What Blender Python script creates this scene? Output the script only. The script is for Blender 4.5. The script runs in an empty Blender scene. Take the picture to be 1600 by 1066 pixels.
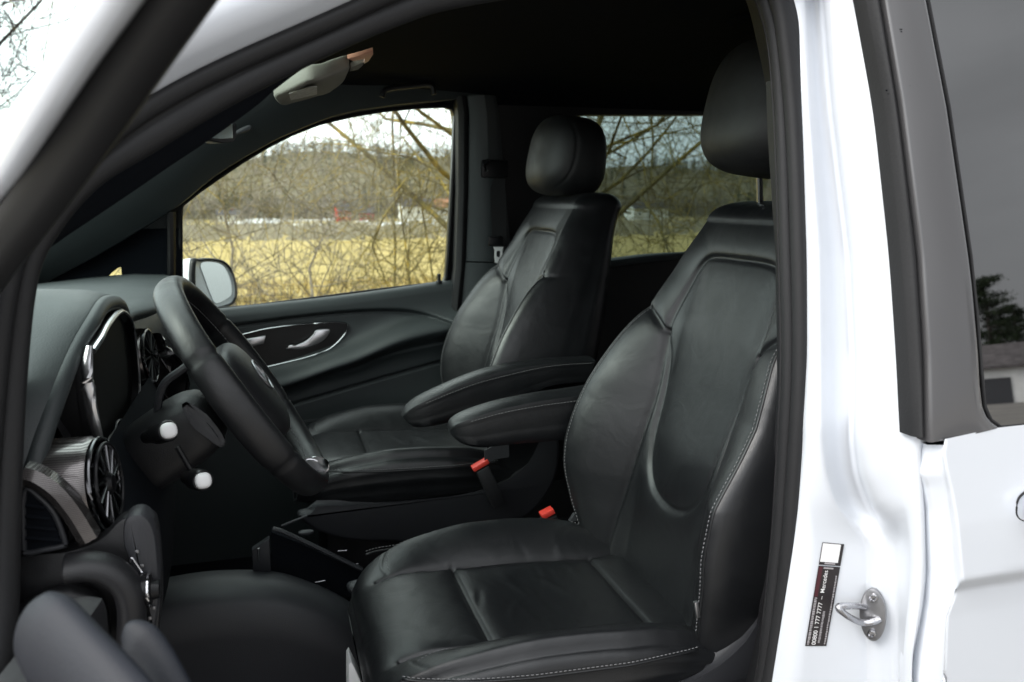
import bpy, bmesh, math, random
import numpy as np
from mathutils import Vector, Matrix, Euler
R = math.radians
sc = bpy.context.scene
col = sc.collection

# ------------------------------------------------------------------ camera, sky, sun, exposure
FPX, CX, CY = 1300.0, 800.0, 533.0
PITCH = math.atan(223 / FPX)
YAW = math.atan(390 / FPX * math.cos(PITCH))
EYE = Vector((0, 0, 1.55))
cam = bpy.data.cameras.new('camera'); camo = bpy.data.objects.new('camera', cam); col.objects.link(camo)
camo.location = EYE
camo.rotation_euler = Euler((R(90) - PITCH, 0, -YAW), 'XYZ')
cam.sensor_width = 36; cam.lens = 36 * FPX / 1600
cam.clip_start = 0.02; cam.clip_end = 3000
cam.dof.use_dof = True; cam.dof.focus_distance = 1.42; cam.dof.aperture_fstop = 6.0
sc.camera = camo

SUN_EL, SUN_AZ = R(42), R(-105)
w = bpy.data.worlds.new("World"); sc.world = w; w.use_nodes = True
nt = w.node_tree; nd = nt.nodes; nd.clear()
wo = nd.new('ShaderNodeOutputWorld'); bg = nd.new('ShaderNodeBackground')
sky = nd.new('ShaderNodeTexSky'); sky.sky_type = 'NISHITA'; sky.sun_disc = False
sky.sun_elevation = SUN_EL; sky.sun_rotation = SUN_AZ; sky.dust_density = 4; sky.air_density = 1.0; sky.ozone_density = 1
hs = nd.new('ShaderNodeHueSaturation'); hs.inputs['Saturation'].default_value = 0.22
# thin cloud cover: a mottled brightness over the whole sky
tc = nd.new('ShaderNodeTexCoord'); mp = nd.new('ShaderNodeMapping'); mp.inputs['Scale'].default_value = (1.4, 1.4, 4)
nz = nd.new('ShaderNodeTexNoise'); nz.inputs['Scale'].default_value = 1.6; nz.inputs['Detail'].default_value = 5
rp = nd.new('ShaderNodeMapRange'); rp.inputs[1].default_value = .3; rp.inputs[2].default_value = .7
rp.inputs[3].default_value = 0.85; rp.inputs[4].default_value = 1.25
mx = nd.new('ShaderNodeMix'); mx.data_type = 'RGBA'; mx.blend_type = 'MIX'; mx.inputs[0].default_value = 0.72
mx.inputs[7].default_value = (10.6, 10.9, 11.3, 1)
ml = nd.new('ShaderNodeVectorMath'); ml.operation = 'SCALE'
L = nt.links.new
L(tc.outputs['Generated'], mp.inputs[0]); L(mp.outputs[0], nz.inputs[0]); L(nz.outputs[0], rp.inputs[0])
L(sky.outputs[0], hs.inputs['Color']); L(hs.outputs[0], mx.inputs[6]); L(mx.outputs[2], ml.inputs[0]); L(rp.outputs[0], ml.inputs['Scale'])
gd = nd.new('ShaderNodeVectorMath'); gd.operation = 'DOT_PRODUCT'; gd.inputs[1].default_value = (-.72, .55, .42)
L(tc.outputs['Generated'], gd.inputs[0])
gr = nd.new('ShaderNodeMapRange'); gr.inputs[1].default_value = -.75; gr.inputs[2].default_value = .8; gr.inputs[3].default_value = .42; gr.inputs[4].default_value = 2.25
L(gd.outputs['Value'], gr.inputs[0])
m2 = nd.new('ShaderNodeVectorMath'); m2.operation = 'SCALE'; L(ml.outputs[0], m2.inputs[0]); L(gr.outputs[0], m2.inputs['Scale'])
L(m2.outputs[0], bg.inputs[0]); L(bg.outputs[0], wo.inputs[0]); bg.inputs[1].default_value = 0.10
sun = bpy.data.lights.new('sun', 'SUN'); sun.energy = 1.5; sun.angle = R(25); sun.color = (1, .96, .9)
suno = bpy.data.objects.new('sun', sun); col.objects.link(suno)
sd = Vector((math.sin(SUN_AZ) * math.cos(SUN_EL), math.cos(SUN_AZ) * math.cos(SUN_EL), math.sin(SUN_EL)))
suno.rotation_euler = sd.to_track_quat('Z', 'Y').to_euler()
vs = sc.view_settings; vs.view_transform = 'Standard'; vs.look = 'None'; vs.gamma = 1; vs.exposure = 0.76
sc.cycles.use_denoising = True
sc.cycles.max_bounces = 10; sc.cycles.transparent_max_bounces = 24; sc.cycles.diffuse_bounces = 5; sc.cycles.glossy_bounces = 4
sc.cycles.sample_clamp_indirect = 6; sc.cycles.caustics_reflective = False; sc.cycles.caustics_refractive = False

# ------------------------------------------------------------------ measuring helpers
sy, cy_, sp, cp = math.sin(YAW), math.cos(YAW), math.sin(PITCH), math.cos(PITCH)
FW = Vector((sy * cp, cy_ * cp, -sp)); RT = Vector((cy_, -sy, 0)); UP = Vector((sy * sp, cy_ * sp, cp))
def ray(x, y): return FW + RT * ((x - CX) / FPX) - UP * ((y - CY) / FPX)
def at(x, y, Y, k=0.0, z0=1.25):
    """point of the line of sight on the upright plane Y (leaning by k above z0)"""
    d = ray(x, y); Yv = Y
    for _ in range(6):
        p = EYE + d * (Yv / d.y)
        Yv = Y + k * max(0.0, p.z - z0)
    return EYE + d * (Yv / d.y)
def atz(x, y, z):
    d = ray(x, y); return EYE + d * ((z - EYE.z) / d.z)
KN, KF = 0.14, -0.14

# ------------------------------------------------------------------ materials
def new_mat(name):
    m = bpy.data.materials.new(name); m.use_nodes = True
    return m, m.node_tree.nodes, m.node_tree.links.new, m.node_tree.nodes['Principled BSDF']
def pm(name, c, rough=.5, metal=0, coat=0, spec=.5, bump=None, var=0, varscale=8, coatrough=.03):
    m, n, l, b = new_mat(name)
    b.inputs['Base Color'].default_value = (*c, 1); b.inputs['Roughness'].default_value = rough
    b.inputs['Metallic'].default_value = metal; b.inputs['Coat Weight'].default_value = coat
    b.inputs['Coat Roughness'].default_value = coatrough
    b.inputs['Specular IOR Level'].default_value = spec
    t = n.new('ShaderNodeTexCoord')
    if bump:
        s, st = bump
        x = n.new('ShaderNodeTexNoise'); x.inputs['Scale'].default_value = s; x.inputs['Detail'].default_value = 3
        bp = n.new('ShaderNodeBump'); bp.inputs['Strength'].default_value = st; bp.inputs['Distance'].default_value = .001
        l(t.outputs['Object'], x.inputs[0]); l(x.outputs[0], bp.inputs['Height']); l(bp.outputs[0], b.inputs['Normal'])
    if var:
        x = n.new('ShaderNodeTexNoise'); x.inputs['Scale'].default_value = varscale; x.inputs['Detail'].default_value = 5
        mr = n.new('ShaderNodeMapRange'); mr.inputs[1].default_value = .3; mr.inputs[2].default_value = .7
        mr.inputs[3].default_value = rough - var; mr.inputs[4].default_value = rough + var
        l(t.outputs['Object'], x.inputs[0]); l(x.outputs[0], mr.inputs[0]); l(mr.outputs[0], b.inputs['Roughness'])
    return m
def leather_mat(name, c, rough):
    m, n, l, b = new_mat(name)
    b.inputs['Base Color'].default_value = (*c, 1); b.inputs['Specular IOR Level'].default_value = .58
    t = n.new('ShaderNodeTexCoord')
    v = n.new('ShaderNodeTexVoronoi'); v.feature = 'DISTANCE_TO_EDGE'; v.inputs['Scale'].default_value = 620
    z = n.new('ShaderNodeTexNoise'); z.inputs['Scale'].default_value = 16; z.inputs['Detail'].default_value = 6; z.inputs['Distortion'].default_value = 1.2
    b1 = n.new('ShaderNodeBump'); b1.inputs['Strength'].default_value = .40; b1.inputs['Distance'].default_value = .0006
    b2 = n.new('ShaderNodeBump'); b2.inputs['Strength'].default_value = .38; b2.inputs['Distance'].default_value = .003
    l(t.outputs['Object'], v.inputs['Vector']); l(t.outputs['Object'], z.inputs[0])
    l(v.outputs['Distance'], b1.inputs['Height']); l(z.outputs[0], b2.inputs['Height']); l(b2.outputs[0], b1.inputs['Normal'])
    l(b1.outputs[0], b.inputs['Normal'])
    mr = n.new('ShaderNodeMapRange'); mr.inputs[1].default_value = .3; mr.inputs[2].default_value = .7
    mr.inputs[3].default_value = rough - .05; mr.inputs[4].default_value = rough + .07
    l(z.outputs[0], mr.inputs[0]); l(mr.outputs[0], b.inputs['Roughness'])
    return m
def glass_mat(name, tint, gloss_tint=1.0, f0=.04):
    m, n, l, b = new_mat(name); n.remove(b)
    o = n['Material Output']; t = n.new('ShaderNodeBsdfTransparent'); g = n.new('ShaderNodeBsdfGlossy')
    t.inputs[0].default_value = (*tint, 1); g.inputs['Roughness'].default_value = 0.0
    g.inputs['Color'].default_value = (gloss_tint,) * 3 + (1,)
    # Schlick reflectance, the same from both sides of a thin pane
    lw = n.new('ShaderNodeLayerWeight'); lw.inputs[0].default_value = .5
    pw = n.new('ShaderNodeMath'); pw.operation = 'POWER'; pw.inputs[1].default_value = 5; l(lw.outputs['Facing'], pw.inputs[0])
    f = n.new('ShaderNodeMapRange'); f.inputs[3].default_value = f0; f.inputs[4].default_value = 1; l(pw.outputs[0], f.inputs[0])
    mix = n.new('ShaderNodeMixShader'); l(f.outputs[0], mix.inputs[0]); l(t.outputs[0], mix.inputs[1]); l(g.outputs[0], mix.inputs[2])
    l(mix.outputs[0], o.inputs[0]); return m
def noise_col(name, c1, c2, scale, rough=.9, detail=8, stretch=(1, 1, 1), bump=0, c3=None, lo=.35, hi=.65):
    m, n, l, b = new_mat(name)
    t = n.new('ShaderNodeTexCoord'); mp = n.new('ShaderNodeMapping'); mp.inputs['Scale'].default_value = stretch
    x = n.new('ShaderNodeTexNoise'); x.inputs['Scale'].default_value = scale; x.inputs['Detail'].default_value = detail; x.inputs['Roughness'].default_value = .65
    r = n.new('ShaderNodeValToRGB'); r.color_ramp.elements[0].position = lo; r.color_ramp.elements[1].position = hi
    r.color_ramp.elements[0].color = (*c1, 1); r.color_ramp.elements[1].color = (*c2, 1)
    if c3: e = r.color_ramp.elements.new((lo + hi) / 2); e.color = (*c3, 1)
    l(t.outputs['Object'], mp.inputs[0]); l(mp.outputs[0], x.inputs[0]); l(x.outputs[0], r.inputs[0]); l(r.outputs[0], b.inputs['Base Color'])
    b.inputs['Roughness'].default_value = rough; b.inputs['Specular IOR Level'].default_value = .15
    if bump:
        bp = n.new('ShaderNodeBump'); bp.inputs['Strength'].default_value = bump; l(x.outputs[0], bp.inputs['Height']); l(bp.outputs[0], b.inputs['Normal'])
    return m

M = {}
M['leather'] = leather_mat('black_leather', (.0090, .0097, .0110), .36)
M['headleather'] = leather_mat('headrest_leather', (.0085, .009, .010), .52)
M['rimleather'] = leather_mat('rim_leather', (.007, .0074, .0085), .40)
M['thread'] = pm('thread', (.19, .19, .195), .85)
M['soft'] = pm('soft_dash', (.036, .043, .045), .48, bump=(420, .5), var=.04)
M['plastic'] = pm('black_plastic', (.010, .010, .0115), .46, bump=(600, .35), var=.04)
M['plasticgrey'] = pm('anthracite_plastic', (.026, .027, .031), .5, bump=(600, .4), var=.04)
M['doorplastic'] = pm('blue_grey_plastic', (.006, .0075, .012), .55, spec=.25, bump=(500, .3))
M['headliner'] = pm('headliner_cloth', (.0065, .0078, .0105), .95, spec=.08, bump=(900, .6))
M['carpet'] = pm('carpet', (.010, .010, .012), .98, spec=.05, bump=(500, 1))
M['rubber'] = pm('seal_rubber', (.0115, .0115, .0125), .58, spec=.38, bump=(300, .3), var=.05)
M['piano'] = pm('piano_black', (.006, .006, .007), .08, coat=1)
M['satin'] = pm('satin_black', (.007, .007, .008), .3, spec=.3)
M['frame'] = pm('frame_black', (.005, .005, .0055), .6, spec=.22)
M['chrome'] = pm('chrome', (.78, .78, .80), .12, metal=1)
M['darkchrome'] = pm('dark_chrome', (.22, .22, .23), .2, metal=1)
M['satinchrome'] = pm('satin_chrome', (.75, .75, .77), .30, metal=1)
M['steel'] = pm('zinc_steel', (.50, .50, .52), .22, metal=1, bump=(150, .3), var=.08, varscale=60)
M['steeldark'] = pm('striker_plate_steel', (.30, .30, .31), .38, metal=.9, bump=(200, .3), var=.08, varscale=60)
M['paint'] = pm('white_paint', (.60, .625, .665), .32, coat=1, coatrough=.05)
M['applique'] = pm('gloss_grey_applique', (.062, .061, .063), .18, coat=1, coatrough=.08, var=.04, varscale=20)
M['red'] = pm('red_plastic', (.62, .05, .035), .38)
M['white'] = pm('white_plastic', (.75, .75, .75), .4)
M['visor'] = pm('visor_cloth', (.17, .17, .145), .8, bump=(500, .4))
M['visorlabel'] = noise_col('visor_label', (.42, .42, .38), (.30, .30, .27), 160, .6, 2)
M['visorred'] = pm('visor_copper_edge', (.62, .32, .22), .4)
M['labelblack'] = pm('label_black', (.018, .014, .015), .35)
M['labelwhite'] = pm('label_white', (.75, .74, .74), .4)
M['labelgrey'] = pm('label_grey', (.33, .31, .32), .4)
M['mirrorglass'] = pm('mirror_silver', (.86, .88, .88), .02, metal=1)
M['glass'] = glass_mat('clear_glass', (.88, .93, .90))
M['windshield'] = glass_mat('green_windshield_glass', (.78, .90, .84))
M['tint'] = glass_mat('privacy_glass', (.40, .46, .45))
M['tintnear'] = glass_mat('dark_privacy_glass', (.03, .034, .036), 1.0, .23)
M['belt'] = pm('belt_webbing', (.012, .012, .013), .8, bump=(900, .5))
# brushed dark trim with fine cross lines
m, n, l, b = new_mat('lined_trim'); b.inputs['Metallic'].default_value = .85; b.inputs['Roughness'].default_value = .27
b.inputs['Coat Weight'].default_value = .6
t = n.new('ShaderNodeTexCoord'); wv = n.new('ShaderNodeTexWave'); wv.wave_type = 'BANDS'; wv.bands_direction = 'Z'; wv.inputs['Scale'].default_value = 150
wv.inputs['Distortion'].default_value = .6; wv.inputs['Detail'].default_value = 2
r = n.new('ShaderNodeValToRGB'); r.color_ramp.elements[0].color = (.05, .044, .044, 1); r.color_ramp.elements[1].color = (.27, .25, .245, 1)
l(t.outputs['Object'], wv.inputs[0]); l(wv.outputs[0], r.inputs[0]); l(r.outputs[0], b.inputs['Base Color']); M['lined'] = m

# ------------------------------------------------------------------ mesh helpers
def mk(name, V, F, mat, parent=None, smooth=True, ang=35, fm=None):
    me = bpy.data.meshes.new(name); me.from_pydata([tuple(v) for v in V], [], F); me.update()
    bm = bmesh.new(); bm.from_mesh(me); bmesh.ops.recalc_face_normals(bm, faces=bm.faces); bm.to_mesh(me); bm.free()
    for mm in (mat if isinstance(mat, (list, tuple)) else [mat]): me.materials.append(mm)
    if fm is not None: me.polygons.foreach_set('material_index', fm)
    me.polygons.foreach_set('use_smooth', [smooth] * len(me.polygons))
    if smooth and ang: me.set_sharp_from_angle(angle=R(ang))
    o = bpy.data.objects.new(name, me); col.objects.link(o)
    if parent is not None: o.parent = parent
    return o
class G:
    """collects geometry (with material slots) for ONE mesh"""
    def __init__(s): s.V = []; s.F = []; s.fm = []
    def add(s, V, F, m=0):
        k = len(s.V); s.V += [tuple(v) for v in V]; s.F += [tuple(i + k for i in f) for f in F]; s.fm += [m] * len(F)
        return s
    def build(s, name, mat, parent=None, **kw): return mk(name, s.V, s.F, mat, parent, fm=s.fm, **kw)
def loft(rings, closed=True, caps=(True, True), loop=False):
    n = len(rings[0]); V = [v for r in rings for v in r]; F = []
    nr = len(rings)
    for i in range(nr if loop else nr - 1):
        i2 = (i + 1) % nr
        for j in range(n if closed else n - 1):
            j2 = (j + 1) % n
            F.append((i * n + j, i * n + j2, i2 * n + j2, i2 * n + j))
    if closed and not loop:
        if caps[0]: F.append(tuple(range(n))[::-1])
        if caps[1]: F.append(tuple((nr - 1) * n + j for j in range(n)))
    return V, F
def smooth_path(P, n=6, closed=False):
    P = [Vector(p) for p in P]; out = []; N = len(P)
    for i in range(N if closed else N - 1):
        p0 = P[(i - 1) % N] if closed or i > 0 else P[0] * 2 - P[1]
        p1 = P[i]; p2 = P[(i + 1) % N]; p3 = P[(i + 2) % N] if closed or i + 2 < N else p2 * 2 - p1
        for k in range(n):
            t = k / n
            out.append(.5 * ((2 * p1) + (p2 - p0) * t + (2 * p0 - 5 * p1 + 4 * p2 - p3) * t * t + (3 * p1 - p0 - 3 * p2 + p3) * t ** 3))
    if not closed: out.append(P[-1])
    return out
def tube(P, r, n=10, closed=False, flat=1.0, ref=Vector((0, 0, 1)), caps=(True, True)):
    """r: number or list; flat scales the second axis of the section"""
    P = [Vector(p) for p in P]; rings = []; N = len(P)
    for i, p in enumerate(P):
        a = P[(i - 1) % N] if closed or i > 0 else P[0]; b = P[(i + 1) % N] if closed or i < N - 1 else P[-1]
        T = (b - a).normalized(); u = T.cross(ref)
        if u.length < 1e-4: u = T.cross(Vector((1, 0, 0)))
        u.normalize(); v = T.cross(u).normalized()
        rr = r[i] if isinstance(r, (list, tuple)) else r
        rings.append([p + u * (math.cos(q) * rr) + v * (math.sin(q) * rr * flat) for q in [2 * math.pi * k / n for k in range(n)]])
    return loft(rings, True, caps, closed)
def slab(P, vec, bevel=0):
    """polygon P (3D points) pushed by vec, with optional soft edge"""
    P = [Vector(p) for p in P]; vec = Vector(vec); c = sum(P, Vector()) / len(P)
    if bevel:
        def ins(q, d): 
            r_ = []
            for i, p in enumerate(q):
                a = (q[i - 1] - p).normalized(); b = (q[(i + 1) % len(q)] - p).normalized()
                e = (c - p); h = (a + b)
                if h.length < .15: h = vec.cross(b); 
                h.normalize()
                if h.dot(e) < 0: h = -h
                r_.append(p + h * d)
            return r_
        u = vec.normalized()
        rings = [ins(P, bevel), ins([p + u * bevel * .3 for p in P], bevel * .3), [p + u * bevel for p in P], [p + vec - u * bevel for p in P], ins([p + vec - u * bevel * .3 for p in P], bevel * .3), ins([p + vec for p in P], bevel)]
        return loft(rings)
    return loft([P, [p + vec for p in P]])
def box(c, s, rot=None, bev=0.0, seg=2):
    bm = bmesh.new(); bmesh.ops.create_cube(bm, size=1)
    for v in bm.verts: v.co = Vector((v.co.x * s[0], v.co.y * s[1], v.co.z * s[2]))
    if bev: bmesh.ops.bevel(bm, geom=list(bm.edges), offset=bev, segments=seg, profile=.6, affect='EDGES')
    Mx = Matrix.Translation(c) @ (rot.to_matrix().to_4x4() if rot else Matrix())
    bm.transform(Mx); bm.verts.ensure_lookup_table()
    V = [v.co.copy() for v in bm.verts]; F = [[v.index for v in f.verts] for f in bm.faces]; bm.free(); return V, F
def superbox(c, s, p=3.0, rot=None, nu=32, nv=20, fn=None):
    """rounded cushion-like solid"""
    def sg(x, e): return math.copysign(abs(x) ** e, x)
    e = 2 / p; rings = []
    for i in range(nv + 1):
        a = -math.pi / 2 + math.pi * i / nv; a = max(-1.5607, min(1.5607, a)); ring = []
        for j in range(nu):
            q = 2 * math.pi * j / nu
            v = Vector((s[0] / 2 * sg(math.cos(a), e) * sg(math.cos(q), e), s[1] / 2 * sg(math.cos(a), e) * sg(math.sin(q), e), s[2] / 2 * sg(math.sin(a), e)))
            if fn: v = fn(v)
            if rot: v = rot @ v
            ring.append(v + Vector(c))
        rings.append(ring)
    return loft(rings)
def empty(name, loc=(0, 0, 0), parent=None):
    o = bpy.data.objects.new(name, None); col.objects.link(o); o.location = loc
    if parent is not None: o.parent = parent
    return o
def tag(o, label=None, cat=None, group=None, kind=None):
    for k, v in (('label', label), ('category', cat), ('group', group), ('kind', kind)):
        if v: o[k] = v
    return o
def grid(fn, nu, nv):
    V = [fn(i / nu, j / nv) for i in range(nu + 1) for j in range(nv + 1)]
    F = [(i * (nv + 1) + j, (i + 1) * (nv + 1) + j, (i + 1) * (nv + 1) + j + 1, i * (nv + 1) + j + 1) for i in range(nu) for j in range(nv)]
    return V, F
def polydist(x, y, P):
    """numpy distance of (x,y) arrays to a polyline, and the signed side ignored"""
    d = np.full(x.shape, 1e9)
    for (a, b), (c, e) in zip(P[:-1], P[1:]):
        dx, dy = c - a, e - b; L2 = dx * dx + dy * dy + 1e-12
        t = np.clip(((x - a) * dx + (y - b) * dy) / L2, 0, 1)
        d = np.minimum(d, np.hypot(x - a - t * dx, y - b - t * dy))
    return d
def cat2(P, n=6):
    return [(v.x, v.y) for v in smooth_path([(a, b, 0) for a, b in P], n)]
def dashes(g, P, m, dash=.0042, gap=.0026, r=.0006):
    """little thread stitches along the 3D path P"""
    P = [Vector(p) for p in P]; acc = 0; Ls = [0]
    for a, b in zip(P[:-1], P[1:]): acc += (b - a).length; Ls.append(acc)
    def pos(s):
        for i in range(len(P) - 1):
            if s <= Ls[i + 1]: return P[i].lerp(P[i + 1], (s - Ls[i]) / max(1e-9, Ls[i + 1] - Ls[i]))
        return P[-1]
    s = 0
    while s + dash < acc:
        g.add(*tube([pos(s), pos(s + dash / 2), pos(s + dash)], r, 5), m); s += dash + gap

# ================================================================== THE VAN
VX, VY = 0.9, 1.76
van = empty('van', (VX, VY, 0))
tag(van, 'white van with its front door open on black leather seats', 'van')
OFF = Vector((-VX, -VY, 0))
class Under:                       # parents keep their parts' coordinates in world space
    pass
def vpart(name, parent=None):
    o = empty(name, (0, 0, 0), parent or van)
    if parent is None: o.location = OFF
    return o
_mk = mk
def mk(name, V, F, mat, parent=None, **kw):
    if parent is van:
        V = [Vector(v) for v in V]; o = _mk(name, V, F, mat, parent, **kw); o.location = OFF; return o
    return _mk(name, V, F, mat, parent, **kw)

# ---- roof, headliner, floor, far side structure -----------------------------------------------
def roof_prof(x, inner):
    # closed sheets across the car: skin outside, cloth inside
    zc = 1.955 - .02 * ((x - 1.2) / 2.4) ** 2 - (.10 * max(0, (.35 - x)) ** 1.3 if x < .35 else 0)
    pts = []
    for k in range(25):
        q = -1 + 2 * k / 24; y = VY + q * (.80 if not inner else .785)
        z = zc - .02 * q * q - .07 * max(0, abs(q) - .72) ** 2 / .0784
        if inner: z = zc - .055 - .02 * q * q - .05 * max(0, abs(q) - .72) ** 2 / .0784
        pts.append(Vector((x, y, z)))
    return pts
XS = [0.02, .1, .2, .35, .6, 1, 1.6, 2.2, 2.8, 3.2, 3.5]
V, F = loft([roof_prof(x, False) for x in XS], closed=False); mk('roof', V, F, M['paint'], van)
V, F = loft([roof_prof(x, True) for x in XS], closed=False); mk('headliner', V, F, M['headliner'], van)

g = G()
g.add(*box((1.3, VY, .42), (3.9, 1.84, .04)))
g.add(*box((-.62, VY, .80), (.06, 1.70, .80)))          # bulkhead in front of the footwell
mk('floor_pan', g.V, g.F, M['carpet'], van, smooth=False)
mk('rear_wall', *box((3.5, VY, 1.05), (.04, 1.8, 1.3)), M['plastic'], van, smooth=False)

# far side: skin/lining behind the passenger door, with a hole for the rear side window
def wall_with_hole(outer, hole, thick, name, mat, parent=van, ang=30):
    """outer/hole: same-length loops of 3D points; frame between them, pushed by thick"""
    tv = Vector(thick); a, b = [Vector(p) for p in outer], [Vector(p) for p in hole]
    rings = [a, b, [p + tv for p in b], [p + tv for p in a]]
    V, F = loft(rings, True, (False, False), loop=True)
    return mk(name, V, F, mat, parent, ang=ang)
def resample(P, n):
    P = [Vector(p) for p in P]; P2 = P + [P[0]]; L_ = [0]
    for a, b in zip(P2[:-1], P2[1:]): L_.append(L_[-1] + (b - a).length)
    out = []
    for k in range(n):
        s = L_[-1] * k / n
        for i in range(len(P)):
            if s <= L_[i + 1] + 1e-9: out.append(P2[i].lerp(P2[i + 1], (s - L_[i]) / max(1e-9, L_[i + 1] - L_[i]))); break
    return out
def radial_outer(hole, c, rect, fn):
    """outer loop: rays from centre c through each hole point to the rectangle (x0,z0,x1,z1); fn(x,z)->point"""
    out = []
    for p in hole:
        dx, dz = p.x - c[0], p.z - c[1]; s = 1e9
        if dx > 1e-9: s = min(s, (rect[2] - c[0]) / dx)
        if dx < -1e-9: s = min(s, (rect[0] - c[0]) / dx)
        if dz > 1e-9: s = min(s, (rect[3] - c[1]) / dz)
        if dz < -1e-9: s = min(s, (rect[1] - c[1]) / dz)
        out.append(fn(c[0] + dx * s, c[1] + dz * s))
    return out
def fary(z, Y=2.62): return Y + KF * max(0, z - 1.25)
rw = [at(*p, 2.62, KF) for p in [(900, 181), (1000, 180), (1230, 181), (1245, 200), (1250, 380), (1240, 392), (1050, 396), (960, 405), (905, 411), (893, 400), (890, 195)]]
rw[2].x = rw[3].x - .02
hole = resample(smooth_path(rw, 3, True), 64)
c = (sum(p.x for p in hole) / 64, sum(p.z for p in hole) / 64)
outer = radial_outer(hole, c, (.66, .44, 2.3, 1.90), lambda x, z: Vector((x, fary(z), z)))
wall_with_hole(outer, hole, (0, .05, 0), 'side_lining', M['plastic'])
mk('rear_side_window', *loft([[p + Vector((0, .03, 0)) for p in hole], [p + Vector((0, .034, 0)) for p in hole]]), M['tint'], van)
# lit shelf edge below that window
pth = [at(*p, 2.60) for p in [(915, 418), (960, 411), (1050, 401), (1250, 390)]]
mk('window_ledge', *tube(smooth_path(pth, 4), .012, 8, flat=1.2), M['soft'], van)
mk('side_lining', *box((2.9, 2.62, 1.17), (1.2, .05, 1.46)), M['plastic'], van, smooth=False)

# ---- passenger door --------------------------------------------------------------------------
pdoor = vpart('passenger_door')
YD = 2.60
def interp_curve(P):
    xs = [p[0] for p in P]; zs = [p[1] for p in P]
    return lambda x: np.interp(x, xs, zs)
def curve_px(pts, Y): 
    q = smooth_path([at(x, y, Y) for x, y in pts], 8); return interp_curve([(v.x, v.z) for v in q])
belt = curve_px([(60, 520), (283, 490), (350, 482), (500, 466), (600, 453), (690, 440), (725, 437)], YD)
grooveA = curve_px([(100, 545), (365, 509), (480, 494), (560, 487), (620, 486), (660, 491), (700, 502), (725, 510)], YD)
ridge = curve_px([(250, 640), (420, 606), (470, 592), (520, 574), (560, 560), (620, 534), (660, 522), (725, 508)], YD - .05)
under = curve_px([(250, 650), (440, 612), (500, 592), (560, 575), (620, 552), (725, 530)], YD - .03)
lowline = curve_px([(250, 690), (455, 633), (560, 602), (680, 568), (725, 556)], YD - .01)
X0, X1 = -.62, .63
def door_fn(u, v):
    x = X0 + (X1 - X0) * u; zt = float(belt(x)); z = .40 + (zt - .40) * v
    y = YD
    rz, uz, lz, ga = float(ridge(x)), float(under(x)), float(lowline(x)), float(grooveA(x))
    # rolled top edge
    y -= .0
    d = zt - z
    if d < .03: y += .03 * (1 - math.sqrt(max(0, 1 - (1 - d / .03) ** 2)))
    y -= .018 / (1 + math.exp(min(40, max(-40, (ga - z) / .0025))))
    y += .010 * math.exp(-((z - ga) / .006) ** 2)
    # arm rest ridge: slow above, steep below
    h = .062
    if z > rz: y -= h * math.exp(-((z - rz) / .042) ** 2)
    else: y -= h * math.exp(-((z - rz) / max(.012, (rz - uz) * .9)) ** 2)
    y -= .012 / (1 + math.exp(min(40, max(-40, (z - uz) / .003))))
    y += .010 * math.exp(-((z - lz) / .005) ** 2)
    y += .006 / (1 + math.exp(min(40, max(-40, (z - lz) / .003))))
    return Vector((x, y, z))
V, F = grid(door_fn, 110, 520); mk('door_card', V, F, M['soft'], pdoor, ang=50)
bez = [at(*p, YD - .012) for p in [(300, 536), (372, 524), (415, 514), (460, 508), (505, 504), (535, 504), (543, 509), (538, 523), (515, 545), (480, 558), (440, 568), (400, 577), (330, 590), (300, 585)]]
bz = smooth_path(bez, 5, True)
g = G(); g.add(*slab([p + Vector((0, .010, 0)) for p in bz], (0, -.006, 0)), 0); mk('handle_recess', g.V, g.F, M['satin'], pdoor)
mk('chrome_surround', *tube(bz, .0022, 8, closed=True), M['chrome'], pdoor)
hp = [at(*p, YD - .035) for p in [(447, 545), (462, 540), (478, 533), (488, 524), (495, 516), (515, 515), (512, 525), (503, 534), (488, 541), (470, 546)]]
mk('door_handle', *slab(smooth_path(hp, 4, True), (0, .012, 0), .003), M['satinchrome'], pdoor)
hp = [at(*p, YD - .022) for p in [(380, 531), (415, 525), (412, 537), (394, 542), (380, 541)]]
mk('lock_switch', *slab(hp, (0, .01, 0), .002), M['satinchrome'], pdoor)
mk('lock_pin', *loft([[at(686, 439 - k, YD + .0) + Vector((math.cos(q) * r_, math.sin(q) * r_, 0)) for q in np.linspace(0, 2 * math.pi, 10, False)] for k, r_ in ((-3, .011), (0, .010), (1, .0055), (6, .005), (7, .0065), (11, .006))]), M['satin'], pdoor)
# door window frame (far)
fw = [(283, 487), (282, 405), (283, 322), (310, 300), (340, 279), (380, 252), (420, 228), (460, 208), (500, 193), (550, 181), (600, 173), (650, 168), (695, 166), (706, 169), (712, 180), (710, 230), (706, 310), (701, 390), (697, 441), (600, 452), (500, 465), (390, 479)]
fp = [at(*p, YD + .03, KF) for p in fw]
hole = resample(fp, 120)
c = (.22, 1.45)
outer = radial_outer(hole, c, (-.33, 1.17, .66, 1.93), lambda x, z: Vector((x, fary(z, YD + .03), z)))
# the frame runs forward below the windscreen pillar only
for p in outer:
    if p.x < .1: p.z = min(p.z, 1.90 + (p.x - .1) * .95); p.y = fary(p.z, YD + .03)
wall_with_hole(outer, hole, (0, .045, 0), 'window_frame', M['satin'], pdoor)
mk('window_pane', *loft([[p + Vector((0, .03, 0)) for p in hole], [p + Vector((0, .034, 0)) for p in hole]]), M['glass'], pdoor)
# slim inner rubber round the opening
mk('window_seal', *tube([p + Vector((0, -.003, 0)) for p in hole], .006, 6, closed=True), M['rubber'], pdoor)

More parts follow.
